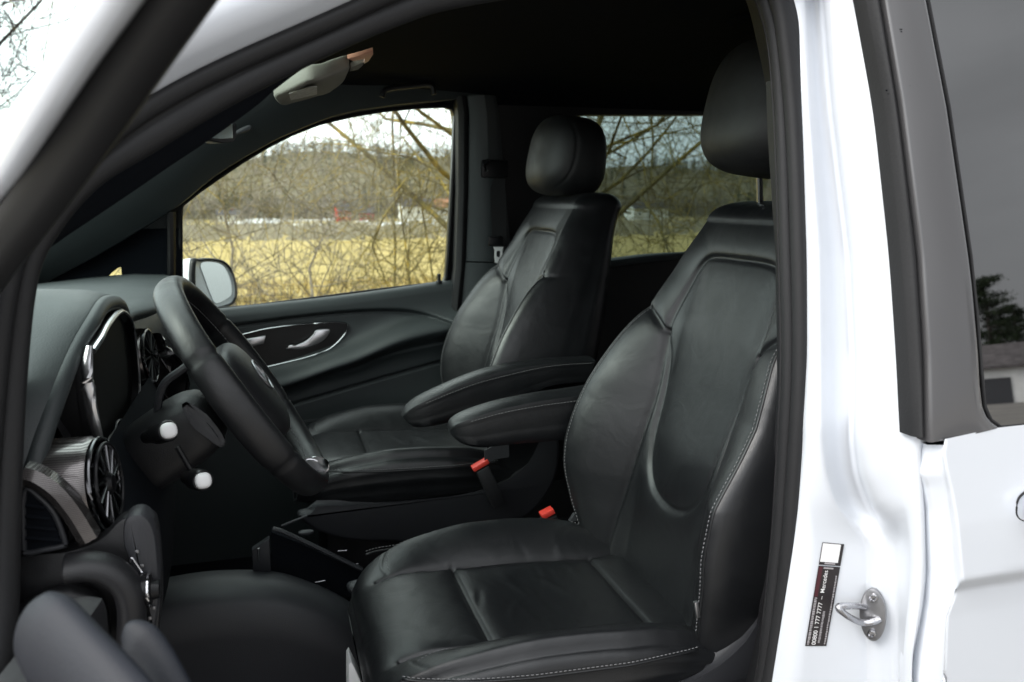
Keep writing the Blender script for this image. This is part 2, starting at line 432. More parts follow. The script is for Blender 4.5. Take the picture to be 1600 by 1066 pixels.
# outside mirror on the passenger door (seen through its window)
mir = vpart('door_mirror')
mn = Vector((math.sin(R(48)), -math.cos(R(48)), .10)).normalized(); mc = at(340, 442, 2.92)
def mp_(x, y, off=0):
    d = ray(x, y); return EYE + d * ((mc + mn * off - EYE).dot(mn) / d.dot(mn))
hs_ = [mp_(*p) for p in [(300, 412), (312, 405), (330, 404), (348, 408), (360, 420), (367, 440), (369, 460), (364, 474), (352, 480), (330, 485), (304, 487)]]
hp2 = smooth_path(hs_, 4, True); cc = sum(hp2, Vector()) / len(hp2)
rings = [[cc + (p - cc) * s_ - mn * o_ for p in hp2] for s_, o_ in ((.90, -.002), (.97, -.004), (1.0, .004), (1.02, .03), (.98, .07), (.85, .11), (.6, .135), (.2, .145))]
mk('mirror_housing', *loft(rings), M['paint'], mir, ang=0)
mk('mirror_rim', *loft([[cc + (p - cc) * s_ - mn * o_ for p in hp2] for s_, o_ in ((.90, -.003), (.93, -.009), (1.0, -.006), (1.025, .004), (1.02, .010))], True, (False, False)), M['satin'], mir, ang=0)
gl2 = smooth_path([mp_(*p, .004) for p in [(314, 412), (335, 410), (350, 417), (360, 438), (362, 458), (356, 466), (338, 474), (330, 462), (320, 435)]], 4, True)
mk('mirror_glass', *slab(gl2, -mn * .003), M['mirrorglass'], mir, smooth=False)
mk('mirror_foot', *box(at(300, 486, 2.80), (.09, .22, .05), None, .015), M['satin'], mir)

# ---- far windscreen pillar, small corner pane, B pillar trim ----------------------------------
def pillar_pts(P, Y, k=KF): return [at(*p, Y, k) for p in P]
up = pillar_pts([(0, 395), (70, 345), (150, 287), (230, 230), (300, 180), (345, 150), (400, 115), (460, 90), (560, 60), (760, 30)], 2.50)
lo = pillar_pts([(0, 480), (90, 432), (150, 400), (230, 352), (283, 318), (335, 275), (400, 235), (460, 205), (560, 172), (760, 150)], 2.575)
rings = []
for a, b in zip(smooth_path(up, 3), smooth_path(lo, 3)):
    m_ = (a + b) / 2 + Vector((0, -.025, .0)); n_ = Vector((0, .07, 0))
    rings.append([a, (a * .75 + b * .25) + Vector((0, -.02, 0)), m_, (a * .25 + b * .75) + Vector((0, -.018, 0)), b, b + n_, a + n_])
mk('windscreen_pillar_trim', *loft(rings), M['soft'], van)
# door corner (divider and panel ahead of the window)
P = [at(*p, 2.60) for p in [(60, 442), (100, 425), (160, 395), (230, 352), (284, 318), (285, 486), (230, 500), (60, 520)]]
hole = [at(*p, 2.60) for p in [(163, 437), (172, 428), (182, 420), (189, 417), (190, 428), (190, 438), (178, 439), (168, 439)]]
c = (hole[0] + hole[4]) / 2
def poly_ray(c, p, poly):
    best = None; dx, dz = p.x - c.x, p.z - c.z
    for a, b in zip(poly, poly[1:] + poly[:1]):
        ex, ez = b.x - a.x, b.z - a.z; D = dx * ez - dz * ex
        if abs(D) < 1e-12: continue
        t = ((a.x - c.x) * ez - (a.z - c.z) * ex) / D; s_ = ((a.x - c.x) * dz - (a.z - c.z) * dx) / D
        if t > 0 and -1e-6 <= s_ <= 1 + 1e-6 and (best is None or t < best): best = t
    return Vector((c.x + dx * best, p.y, c.z + dz * best))
h2 = resample(hole, 48); o2 = [poly_ray(c, p, P) for p in h2]
wall_with_hole(o2, h2, (0, .03, 0), 'corner_panel', M['headliner'])
mk('corner_pane', *loft([[p + Vector((0, .02, 0)) for p in h2], [p + Vector((0, .023, 0)) for p in h2]]), M['glass'], van)
mk('window_divider', *tube([at(*p, 2.585, KF) for p in [(268, 330), (268, 400), (267, 500)]], .012, 8), M['satin'], van)
# B pillar (far) trim: upper and lower piece with a seam
def strip(name, L_, R_, Yl, Yr, mat, depth=.05, bulge=.012, parent=van):
    rings = []
    for a, b in zip(L_, R_):
        pa, pb = at(*a, Yl, KF), at(*b, Yr, KF)
        rings.append([pa + (pb - pa) * q + Vector((0, -bulge * math.sin(math.pi * q), 0)) for q in (0, .1, .25, .5, .75, .9, 1)] + [pb + Vector((0, depth, 0)), pa + Vector((0, depth, 0))])
    return mk(name, *loft(rings), mat, parent)
strip('pillar_seal', [(712, 150), (716, 180), (716, 300), (712, 420), (706, 470), (700, 560)], [(728, 150), (732, 180), (731, 300), (727, 420), (722, 470), (716, 560)], 2.575, 2.57, M['rubber'], bulge=.01)
strip('pillar_trim_upper', [(730, 150), (733, 180), (732, 300), (728, 408)], [(775, 150), (780, 180), (790, 300), (800, 408)], 2.57, 2.58, M['soft'], bulge=.03)
strip('pillar_trim_lower', [(727, 410), (722, 470), (716, 560), (710, 620)], [(800, 410), (810, 470), (810, 560), (810, 620)], 2.57, 2.58, M['soft'], bulge=.03)
# belt anchor, webbing, tongue
bl = vpart('seat_belt')
g = G(); g.add(*box(at(772, 264, 2.50), (.085, .03, .055), None, .008)); g.add(*tube([at(760, 268, 2.48), at(757, 258, 2.48), at(764, 250, 2.48)], .006, 8)); mk('belt_anchor', g.V, g.F, M['satin'], bl)
a = [at(*p, 2.50) for p in [(778, 275), (779, 320), (781, 385)]]; 
mk('webbing', *loft([[p + Vector((-.024, 0, 0)), p + Vector((.024, .004, 0)), p + Vector((.024, .007, 0)), p + Vector((-.024, .003, 0))] for p in a]), M['belt'], bl)
hl = [at(*p, 2.47) for p in [(771, 386), (787, 386), (785, 391), (785, 402), (781, 411), (774, 411), (773, 402), (773, 391)]]
hh = [at(*p, 2.47) for p in [(777, 392), (781, 392), (782, 394), (782, 399), (781, 402), (777, 402), (776, 399), (776, 394)]]
wall_with_hole(hl, hh, (0, .003, 0), 'belt_tongue', M['white'], bl)
g = G(); g.add(*box(at(774, 377, 2.475), (.045, .018, .03), None, .005)); mk('belt_stop', g.V, g.F, M['satin'], bl)

# ---- roof furniture ---------------------------------------------------------------------------
vis = vpart('sun_visor')
vp = [at(*p, q) for p, q in [((428, 153), 1.36), ((440, 146), 1.32), ((455, 139), 1.28), ((478, 128), 1.22), ((505, 122), 1.22), ((530, 113), 1.24), ((546, 108), 1.26), ((543, 118), 1.30), ((538, 128), 1.34), ((530, 136), 1.38), ((515, 145), 1.42), ((490, 154), 1.42), ((460, 162), 1.41), ((441, 166), 1.40)]]
mk('visor_flap', *slab(smooth_path(vp, 4, True), (0, .008, .022), .004), M['visor'], vis, ang=60)
lp = [at(*p, q) for p, q in [((451, 142), 1.31), ((484, 132), 1.262), ((495, 131), 1.275), ((495, 143), 1.335), ((470, 149), 1.345), ((454, 152), 1.345)]]
V, F = slab([p - Vector((0, .002, .0045)) for p in lp], (0, 0.0005, .0015)); mk('warning_label', V, F, M['visorlabel'], vis)
ep = [at(*p, q) for p, q in [((543, 92), 1.22), ((560, 88), 1.22), ((583, 80), 1.24), ((583, 86), 1.26), ((576, 96), 1.30), ((569, 100), 1.30), ((571, 92), 1.26), ((552, 96), 1.25)]]
mk('vanity_flap', *slab(ep, (0, .004, .006), .001), M['visorred'], vis)
ep = [at(*p, q) for p, q in [((548, 106), 1.26), ((569, 97), 1.27), ((567, 103), 1.29), ((560, 109), 1.32), ((546, 112), 1.32)]]
mk('visor_hinge', *slab(ep, (0, .005, .008), .001), M['visor'], vis)
gh = [at(*p, 2.42) for p in [(597, 152), (604, 140), (640, 135), (672, 133), (678, 148)]]
mk('grab_handle', *tube(smooth_path(gh, 4), .008, 8), M['plastic'], van)
rm = vpart('rear_view_mirror')
mk('mirror_housing', *slab([at(*p, 1.72) for p in [(300, 232), (322, 214), (345, 200), (366, 190), (371, 194), (371, 214), (366, 222), (350, 224), (325, 219)]], (-.03, .03, 0), .004), M['satin'], rm)
mk('mirror_glass', *slab([at(*p, 1.715) for p in [(324, 215), (346, 200), (363, 192), (364, 216), (345, 217)]], (0, .001, 0)), M['mirrorglass'], rm, smooth=False)
pth = [at(*p, 2.44) for p in [(366, 212), (385, 206), (393, 202), (391, 196), (382, 198), (369, 205)]]
mk('pillar_cover', *slab(smooth_path(pth, 3, True), (0, -.008, 0), .003), M['plasticgrey'], van)
mk('dome_lamp', *superbox((.98, 1.5, 1.892), (.18, .12, .022), 3), M['headliner'], van)

# ---- windscreen --------------------------------------------------------------------------------
wA = [Vector((-.98, y, 1.24 - .0)) for y in np.linspace(.92, 2.60, 9)]; wB = [Vector((.05, y, 1.90)) for y in np.linspace(1.04, 2.48, 9)]
def bow(q): return .10 * (1 - (2 * q - 1) ** 2)
rings = []
for s in range(9):
    rings.append([wA[i].lerp(wB[i], s / 8) + Vector((-bow(i / 8) * (1 - s / 8 * .6), 0, .05 * math.sin(math.pi * s / 8))) for i in range(9)])
mk('windscreen', *loft(rings, closed=False), M['windshield'], van, ang=0)

# ================================================================== SEATS
ZT = 1.505
zk = [.84, .92, .95, 1.0, 1.05, 1.1, 1.15, 1.2, 1.265, 1.3, 1.335, 1.44, 1.5, 1.56]
def Xc(z): return np.interp(z, [.80, .84, .95, 1.0, 1.1, 1.2, 1.3, 1.44, 1.50, 1.56], [.655, .66, .680, .688, .710, .737, .762, .805, .835, .875])
def Wd(z): return np.interp(z, [.80, .88, .95, 1.05, 1.15, 1.25, 1.335, 1.42, 1.50], [.225, .245, .26, .266, .262, .246, .224, .203, .180])
def Pz(z): return np.interp(z, [.80, .86, .92, 1.0, 1.06, 1.12, 1.19, 1.265, 1.335, 1.42, 1.5], [.03, .055, .082, .112, .120, .116, .104, .074, .036, .012, .0])
insert_line = cat2([(0, 1.441), (.06, 1.441), (.105, 1.437), (.128, 1.420), (.140, 1.385), (.150, 1.33), (.150, 1.29)], 5)
u_line = cat2([(.150, 1.29), (.133, 1.24), (.121, 1.16), (.112, 1.09), (.098, 1.04), (.068, 1.006), (.03, .993), (0, .990)], 5)
bol_line = cat2([(.150, 1.29), (.142, 1.24), (.137, 1.17), (.139, 1.09), (.146, 1.0), (.158, .92), (.17, .84)], 5)
sh_line = cat2([(.240, 1.345), (.215, 1.335), (.18, 1.316), (.150, 1.29)], 4)
def smooth_table(xs, ys, sig=.022, lo=.78, hi=1.60):
    g_ = np.arange(lo - .2, hi + .2, .002); v_ = np.interp(g_, xs, ys); k_ = np.exp(-((np.arange(-40, 41) * .002) / sig) ** 2); k_ /= k_.sum()
    v_ = np.convolve(np.pad(v_, 40, 'edge'), k_, 'valid'); return lambda z: np.interp(z, g_, v_)
_s = [.80, .84, .95, 1.0, 1.1, 1.2, 1.3, 1.44, 1.50, 1.56]; Xc = smooth_table(_s, Xc(np.array(_s)))
_s = [.80, .88, .95, 1.05, 1.15, 1.25, 1.335, 1.42, 1.50]; Wd = smooth_table(_s, Wd(np.array(_s)))
_s = [.80, .86, .92, 1.0, 1.06, 1.12, 1.19, 1.265, 1.335, 1.42, 1.5]; Pz = smooth_table(_s, Pz(np.array(_s)))
def build_backrest(parent, pnear, pfar, ysign):
    """front surface as a dense sheet with real seams; side panels and shell close it"""
    NU, NV = 150, 190
    zs = np.linspace(.80, ZT, NV)
    us = np.linspace(-1, 1, NU)
    Z, U = np.meshgrid(zs, us, indexing='ij')
    tb = Wd(Z) - .010
    T = U * tb
    A = np.abs(T)
    pf = np.where(T > 0, pfar, pnear - (.30 if pnear < 1 else 0) * np.clip((Z - 1.08) / .12, 0, 1))
    q = np.clip((A - .115) / (tb - .115), 0, 1)
    X = Xc(Z) - Pz(Z) * pf * (q * q * (3 - 2 * q)) ** .9 * 1.0
    X += .012 * (A / .26) ** 2 * np.clip((Z - 1.3) / .1, 0, 1) * 1.2        # shoulders wrap back
    X -= .010 * np.exp(-((Z - 1.06) / .09) ** 2) * np.exp(-(T / .13) ** 2)    # lumbar
    dl = polydist(A, Z, insert_line); du = polydist(A, Z, u_line); db = polydist(A, Z, bol_line); ds = polydist(A, Z, sh_line)
    d = np.minimum(np.minimum(dl, du), np.minimum(db, ds))
    X -= .010 * (1 - np.exp(-d / .016)) - .010
    for dd, s in ((dl, .0045), (du, .0045), (db, .004), (ds, .004)): X += .0045 * np.exp(-(dd / s) ** 2)
    # sunken centre panel
    inside = (A < np.interp(Z, [p[1] for p in u_line[::-1]] + [p[1] for p in insert_line[::-1]][1:], [p[0] for p in u_line[::-1]] + [p[0] for p in insert_line[::-1]][1:])) & (Z > .99) & (Z < 1.441)
    X += np.where(inside, .007 * (1 - np.exp(-np.minimum(dl, du) / .008)), 0)
    # leather wrinkles low on the bolsters
    X += .0006 * np.sin(Z * 170 + 7 * np.sin(T * 30) + 4 * np.sin(Z * 31)) * np.exp(-((Z - .90) / .05) ** 2) * np.clip(q * 2, 0, 1) * np.clip((.26 - A) / .05, 0, 1)
    thk = np.interp(zs, [.80, 1.0, 1.3, 1.5], [.175, .175, .165, .145])
    rings = []; nf = NU
    def ring(i, z=None, xs=0, sh=1.0, thf=1.0):
        zz = zs[i] if z is None else z
        xf, tt = X[i], T[i]; xb = float(Xc(zs[i])) + thk[i]
        xm = float(Xc(zs[i])) + thk[i] * .5
        Wk = float(Wd(zs[i]))
        pts = [(xm + (xf[j] - xm) * thf + xs, tt[j] * sh, zz) for j in range(NU)]
        for sgn, x0, rev in ((1, xf[-1], False), (-1, xf[0], True)):
            side = []
            for k in range(1, 15):
                s = k / 14; x = x0 + (xb - x0) * s
                edge = .010 * math.sin(math.pi / 2 * min(1, s * 6)); back = (.022 * max(0, (s - .8) / .2) ** 2)
                crease = .003 * math.exp(-((s - .72) / .025) ** 2)
                t = Wk - .010 + edge + .006 * math.sin(math.pi * s) - back - crease
                side.append((xm + (x - xm) * thf + xs, sgn * t * sh, zz))
            if sgn == 1: pts += side
            else: neg = side
        Wb = (Wk - .03)
        for k in range(1, 12):
            s = 1 - 2 * k / 12; pts.append((xm + (xb + .006 * (1 - s * s) - xm) * thf + xs, s * Wb * sh, zz))
        pts += neg[::-1]
        return pts
    for i in range(NV): rings.append(ring(i))
    n = len(rings[0])
    for k in range(1, 13):                      # rounded top
        a = math.pi / 2 * k / 12
        rings.append(ring(NV - 1, ZT + .040 * math.sin(a), .018 * (1 - math.cos(a)), .62 + .38 * math.cos(a) ** .55 if k < 12 else .60, max(.05, math.cos(a) ** .8)))
    rings = [[(x, t * ysign, z) for x, t, z in r_] for r_ in rings]
    g = G(); V, F = loft(rings); g.add(V, F, 0)
    # piping and stitches
    def onf(t, z, lift=.0015):
        j = (z - .80) / (ZT - .80) * (NV - 1); j = min(NV - 1.001, max(0, j)); i0 = int(j)
        tbz = float(Wd(z)) - .010; uu = (t / tbz + 1) / 2 * (NU - 1); uu = min(NU - 1.001, max(0, uu)); k0 = int(uu)
        a = X[i0, k0] * (1 - (uu - k0)) + X[i0, k0 + 1] * (uu - k0); b = X[i0 + 1, k0] * (1 - (uu - k0)) + X[i0 + 1, k0 + 1] * (uu - k0)
        return Vector((a + (b - a) * (j - i0) - lift, t * ysign, z))
    for sgn in (1, -1):
        # outer edge seam: stitched leather roll along the bolster crest
        P = [onf(sgn * (float(Wd(z)) - .017), z, .0008) for z in np.linspace(.87, 1.335, 90)]
        dashes(g, P, 1, .0042, .0030, .00075)
        P = [onf(sgn * (float(Wd(z)) - .011), z, -.0010) for z in np.linspace(.83, 1.35, 60)]
        g.add(*tube(P, .0022, 6), 0)
    o = g.build('backrest', [M['leather'], M['thread']], parent, ang=0)
    return o
def Zc(x): return np.interp(x, [.10, .2, .315, .45, .595, .70], [.868, .866, .858, .848, .842, .838])
def build_cushion(parent, ysign, wr):
    NX, NT = 190, 170
    xs = np.linspace(0, 1, NX); us = np.linspace(-1, 1, NT)
    S, U = np.meshgrid(xs ** 1.6, us, indexing='ij')
    # plan outline: front corners rounded
    Xp = .125 + (.70 - .125) * S
    Wc = smooth_table([.125, .135, .15, .18, .25, .35, .5, .6, .70], [.178, .193, .209, .225, .241, .252, .256, .245, .225], .010, .125, .70)(Xp)
    T = U * Wc; A = np.abs(T)
    Zt = Zc(Xp)
    # bolsters
    q = np.clip((A - .145) / (Wc - .150), 0, 1)
    bh = smooth_table([.125, .2, .26, .35, .45, .55, .62, .70], [.0, .012, .030, .050, .056, .050, .030, .005], .026, .125, .70)(Xp)
    Zt = Zt + bh * np.sin(np.clip(q, 0, 1) * math.pi * .60) ** 1.1
    Zt -= .020 * np.clip((q - .86) / .14, 0, 1) ** 2
    # front roll
    f = np.clip((.245 - Xp) / .12, 0, 1); Zt -= .062 * (1 - np.sqrt(np.clip(1 - f ** 2, 0, 1)))
    # seat hollow
    Zt -= .010 * np.exp(-((Xp - .47) / .09) ** 2 - (T / .10) ** 2)
    sl = [(.0, .315), (.148, .315)]; s2 = [(.0, .595), (.148, .595)]; sd_ = cat2([(.140, .17), (.146, .25), (.149, .35), (.150, .5), (.150, .60), (.165, .68)], 5)
    sf = cat2([(.150, .19), (.17, .182), (.20, .19), (.225, .205)], 4)
    d1 = polydist(A, Xp, sl); d2 = polydist(A, Xp, s2); d3 = polydist(A, Xp, sd_); d4 = polydist(A, Xp, sf)
    d = np.minimum(np.minimum(d1, d2), d3)
    Zt += .009 * (1 - np.exp(-d / .014)) - .009
    for dd, s, h in ((d1, .0035, .0045), (d2, .004, .005), (d3, .0035, .004), (d4, .003, .0012)): Zt -= h * np.exp(-(dd / s) ** 2)
    # creases worn into the leather
    rnd = random.Random(5)
    for k in range(26):
        cx_, ct = rnd.choice([(rnd.uniform(.33, .66), rnd.uniform(-.22, .22)), (rnd.uniform(.5, .68), rnd.choice([-1, 1]) * rnd.uniform(.12, .23)), (rnd.uniform(.36, .52), rnd.uniform(-.12, .12))])
        an = rnd.uniform(-.5, .5) + (0 if abs(ct) < .14 else rnd.uniform(.4, 1.2)); Ln = rnd.uniform(.02, .06); wd = rnd.uniform(.004, .010); h = rnd.uniform(.0007, .002) * wr
        a1 = (T - ct) * math.cos(an) + (Xp - cx_) * math.sin(an); a2 = -(T - ct) * math.sin(an) + (Xp - cx_) * math.cos(an) + a1 * a1 * rnd.uniform(-4, 4)
        Zt += h * rnd.choice([-1, 1]) * np.exp(-(a1 / Ln) ** 2 - (a2 / wd) ** 2)
    for k in range(9):     # gathered pleats at the back corners
        xx = .60 + k * .010
        Zt -= .0016 * np.exp(-((Xp - xx - (A - .16) * .35) / .0030) ** 2) * np.clip((A - .13) / .05, 0, 1)
    Zt += .004 * wr * np.sin((T * 9 + Xp * 14)) * np.exp(-((Xp - .42) / .12) ** 2) * np.clip(1 - q * 3, 0, 1)
    rings = []
    def side_pts(i, sgn):
        out = []; zt = float(Zt[i, -1 if sgn > 0 else 0]); Wk = float(Wc[i, 0])
        zb = .775
        for k in range(1, 13):
            s = k / 12; z = zt + (zb - zt) * s
            t = Wk + .009 * math.sin(math.pi * min(1, s * 1.6)) ** .6 * (1 if s < .62 else .6) - (.004 if .33 < s < .40 else 0) - .012 * max(0, s - .8) / .2
            out.append((float(Xp[i, 0]), sgn * t, z))
        return out
    for i in range(NX):
        top = [(float(Xp[i, j]), float(T[i, j]), float(Zt[i, j])) for j in range(NT)]
        r_ = top + side_pts(i, 1) + [(float(Xp[i, 0]), .1, .772), (float(Xp[i, 0]), -.1, .772)] + side_pts(i, -1)[::-1]
        rings.append(r_)
    # front face: push rings forward while they shrink downwards
    front = []
    r0 = rings[0]; zc_ = .80
    for k in range(1, 11):
        a = math.pi / 2 * k / 10
        front.append([(.125 - .007 * math.sin(k / 10 * math.pi * .8), t * (1 - .05 * k / 10), .772 + (z - .772) * (1 - .96 * k / 10)) for x, t, z in r0])
    rings = front[::-1] + rings
    rings = [[(x, t * ysign, z) for x, t, z in r_] for r_ in rings]
    g = G(); V, F = loft(rings); g.add(V, F, 0)
    def ont(t, x, lift=.0006):
        j = max(0, (x - .125) / .575) ** (1 / 1.6) * (NX - 1); j = min(NX - 1.001, max(0, j)); i0 = int(j); wk = float(np.interp(j, range(NX), Wc[:, 0]))
        uu = (t / wk + 1) / 2 * (NT - 1); uu = min(NT - 1.001, max(0, uu)); k0 = int(uu)
        return Vector((x, t * ysign, float(Zt[i0, k0] * (1 - (uu - k0)) + Zt[i0, k0 + 1] * (uu - k0)) + lift))
    for sgn in (1, -1):
        P = [ont(sgn * (float(np.interp(x, Xp[:, 0], Wc[:, 0])) - .014), x) for x in np.linspace(.19, .66, 90)]
        P = [ont(sgn * t, x) for t, x in [(.155, .197), (.165, .193), (.18, .194), (.195, .20)]] + P[4:]
        if sgn == 1: dashes(g, P, 1, .0042, .0030, .0007)
        if sgn == -1:
            P = [ont(sgn * (.158 + .02 * max(0, (.27 - x) / .08) ** 2), x) for x in np.linspace(.19, .66, 70)]; dashes(g, P, 1, .0042, .003, .0006)
        P = [Vector((x, sgn * ysign * (float(np.interp(x, Xp[:, 0], Wc[:, 0])) + .0075), float(smooth_table([.16, .3, .62], [.868, .860, .853], .03, .1, .7)(x)))) for x in np.linspace(.16, .62, 60)]
        g.add(*tube(P, .0022, 6), 0); dashes(g, [p + Vector((0, sgn * ysign * .0025, .006)) for p in P], 1, .0042, .003, .0007)
    return g.build('cushion', [M['leather'], M['thread']], parent, ang=0)
def build_headrest(parent, c, tilt=.12, k=1.0):
    def seam(v):
        e = abs(v.x + .030 + .018 * (v.z / .1) ** 2) if abs(v.y) > .05 else 1
        return .0022 * math.exp(-(e / .0035) ** 2)
    def fn(v):
        v = Vector((v.x, v.y - math.copysign(seam(v), v.y), v.z))
        # fuller in front, narrower towards the bottom
        k = 1 - .10 * max(0, -v.z / .11) ** 2 - .06 * max(0, v.z / .11) ** 2
        return Vector((v.x * (1 - .12 * (v.z / .11)) - .020 * (1 - (v.y / .13) ** 2) * (1 if v.x < 0 else .3), v.y * k, v.z))
    g = G(); g.add(*superbox(c, (.170 * k, .272 * k, .216 * k), 3.1, Euler((0, tilt, 0)).to_matrix(), 160, 70, fn), 0)
    # seams between the front pad and the sides
    for s in (-1, 1):
        P = []
        for a in np.linspace(-1.25, 1.25, 30):
            z = .103 * math.sin(a); x = -.030 - .028 * math.cos(a) ** .5
            P.append(Vector(c) + Euler((0, tilt, 0)).to_matrix() @ Vector((x, s * .1235 * (1 - .1 * (z / .1) ** 2) , z)))
    o = g.build('headrest', [M['headleather']], parent, ang=0)
    return o
def build_armrest(parent, Yc, px_top, px_bot, Yp, half=.037):
    """profile from the photo's outline on the plane Yp, rounded across"""
    T_ = smooth_path([at(*p, Yp) for p in px_top], 8); B_ = smooth_path([at(*p, Yp) for p in px_bot], 8)
    n = 60; tp = resample_open(T_, n); bt = resample_open(B_, n); rings = []
    for i in range(n):
        a, b = tp[i], bt[i]; h = (a - b); e = min(1, (i / n * 14)) ** .5 if i else 0.12
        w_ = half * (.35 + .65 * math.sin(math.pi / 2 * min(1, i / 9)) ** .7)
        r_ = []
        prof = [(-.80, 1.0), (-.95, .96), (-1.0, .84), (-.985, .80), (-1.0, .74), (-1.0, .40), (-.985, .36), (-1, .32), (-.95, .10), (-.75, 0), (0, -.03), (.75, 0), (.95, .10), (1, .32), (.985, .36), (1, .4), (1, .74), (.985, .80), (1, .84), (.95, .96), (.80, 1.0), (.35, 1.03), (0, 1.04), (-.35, 1.03)]
        for s, q in prof: r_.append(Vector((b.x + h.x * q, Yc + s * w_, b.z + h.z * q)))
        rings.append(r_)
    g = G(); g.add(*loft(rings), 0)
    for s in (-1, 1):
        P = [Vector((r_[3].x, Yc + s * half * 1.012, r_[3].z + .006)) for r_ in rings[8:]]
        dashes(g, P, 1, .0042, .003, .0006)
    return g.build('armrest', [M['leather'], M['thread']], parent, ang=40)
def resample_open(P, n):
    L_ = [0]
    for a, b in zip(P[:-1], P[1:]): L_.append(L_[-1] + (b - a).length)
    out = []
    for k in range(n):
        s = L_[-1] * k / (n - 1)
        for i in range(len(P) - 1):
            if s <= L_[i + 1] + 1e-9: out.append(P[i].lerp(P[i + 1], (s - L_[i]) / max(1e-9, L_[i + 1] - L_[i]))); break
    return out

def base_parts(seat, ys):
    # pedestal, runners and the shaped side covers
    g = G(); g.add(*box((.40, 0, .60), (.42, .40, .34), None, .02)); mk('pedestal', g.V, g.F, M['plastic'], seat)
    for s in (-1, 1):
        out = [(.125, .795), (.17, .80), (.3, .79), (.5, .79), (.62, .81), (.70, .86), (.74, .93), (.77, .94), (.78, .88), (.76, .80), (.70, .73), (.60, .70), (.45, .690), (.33, .700), (.24, .715), (.17, .745), (.135, .775)]
        o2 = smooth_path([Vector((x, s * .232, z)) for x, z in out], 3, True)
        mk('side_cover', *slab(o2, (0, s * .040, 0), .012), M['plasticgrey'], seat, ang=60)

def headrest_posts(seat, c):
    for s in (-1, 1): mk('headrest_post', *tube([(c[0] + .01, s * .07, c[2] - .09), (c[0] + .02, s * .07, c[2] - .22)], .006, 10), M['darkchrome'], seat)

# driver's seat
ds = vpart('driver_seat'); ds.location = Vector((0, 1.32, 0)) + OFF
ds['label'] = 'black leather seat behind the steering wheel'
build_backrest(ds, .60, 1.0, 1)
build_cushion(ds, 1, 1.0)
hc = (.882, 0, 1.704); build_headrest(ds, hc, k=1.10); headrest_posts(ds, hc)
base_parts(ds, 1)
ar = build_armrest(ds, 1.635, [(706, 676), (712, 664), (735, 652), (780, 637), (840, 624), (895, 616), (960, 606)], [(708, 684), (722, 694), (752, 700), (800, 695), (860, 690), (900, 686), (960, 682)], 1.605)
ar.location = Vector((0, -1.32, 0))
mk('recline_tag', *box((.622, -.238, .915), (.006, .006, .028), Euler((0, -.2, 0)), .001), M['satinchrome'], ds)
# passenger's seat
psd = (-.08, 2.20, .02)
ps = vpart('passenger_seat'); ps.location = Vector(psd) + OFF
ps['label'] = 'black leather seat beside the far door'
build_backrest(ps, 1.0, 1.0, 1)
build_cushion(ps, 1, .6).location.z = .018
hc = (.893, 0, 1.640); build_headrest(ps, hc); headrest_posts(ps, hc)
base_parts(ps, 1)
ar = build_armrest(ps, 1.905, [(631, 655), (637, 644), (655, 630), (700, 608), (750, 588), (800, 575), (850, 568), (892, 565), (930, 563)], [(634, 660), (648, 669), (675, 667), (720, 657), (770, 648), (800, 640), (830, 622), (862, 606), (915, 600)], 1.872)
ar.location = -Vector(psd)

# seat belt buckles
def buckle(a, b, c_, Y, name='belt_buckle'):
    bk = vpart(name)
    A_, B_ = at(*a, Y), at(*b, Y); d = (B_ - A_).normalized(); r_ = Matrix.Rotation(math.atan2(-d.z, d.x), 3, 'Y').to_euler()
    ln = (B_ - A_).length
    mk('release_button', *box((A_ + B_) / 2, (ln, .024, .012), r_, .003), M['red'], bk)
    C_ = at(*c_, Y); m_ = (A_ + B_) / 2; dn = (C_ - m_).normalized()
    V, F = box((0, 0, 0), (.034, .026, (C_ - m_).length), None, .005); q = dn.to_track_quat('Z', 'X')
    V = [m_ + dn * ((C_ - m_).length / 2 + .008) + (q @ v) for v in V]; mk('buckle_body', V, F, M['plastic'], bk)
buckle((738, 733), (762, 719), (778, 785), 1.885)
buckle((845, 806), (864, 796), (870, 850), 1.60)
mk('belt_strap', *loft([[p + Vector((0, -.002, .018)), p + Vector((0, .002, .018)), p + Vector((0, .002, -.018)), p + Vector((0, -.002, -.018))] for p in [at(*q_, 1.88) for q_ in [(757, 715), (775, 706), (795, 703)]]]), M['plasticgrey'], van)
mk('buckle_sleeve', *slab([at(*p, 1.60) for p in [(890, 815), (898, 803), (905, 802), (920, 815)]], (0, .01, 0), .001), M['plasticgrey'], van)

# ================================================================== DASHBOARD
db = vpart('dashboard')
lip = [at(52, 772, 1.03), at(64, 705, 1.05), at(90, 625, 1.09), at(118, 552, 1.15), at(146, 500, 1.22), at(165, 472, 1.31)]
tp_ = lip[-1]
lip += [Vector((tp_.x + .005, 1.40, tp_.z - .008)), Vector((tp_.x, 1.48, tp_.z - .035)), Vector((tp_.x - .01, 1.54, tp_.z - .062)), Vector((tp_.x - .01, 1.62, 1.338)), Vector((-.20, 1.75, 1.338)), Vector((-.19, 2.0, 1.338)), Vector((-.20, 2.3, 1.33)), Vector((-.24, 2.56, 1.32))]
lp_ = smooth_path(lip, 6)
rings = []
for p in lp_:
    hz = max(0, min(1, (p.z - 1.18) / .2))
    rings.append([p + Vector((-.012, .006, -.012)), p, p + Vector((-.008, -.004, .008)), p + Vector((-.04, -.004, .016)), p + Vector((-.12, 0, .020)), p + Vector((-.24, 0, .012)), Vector((-.60, p.y, min(1.35, p.z + .0))), Vector((-.98, p.y, 1.20 if p.z > 1.25 else p.z - .05))])
mk('dash_top', *loft(rings, closed=False), M['soft'], db, ang=0)
mk('hood_lip', *tube([p + Vector((-.006, .0, -.006)) for p in smooth_path(lip[:9], 6)], .0125, 12), M['soft'], db, ang=0)
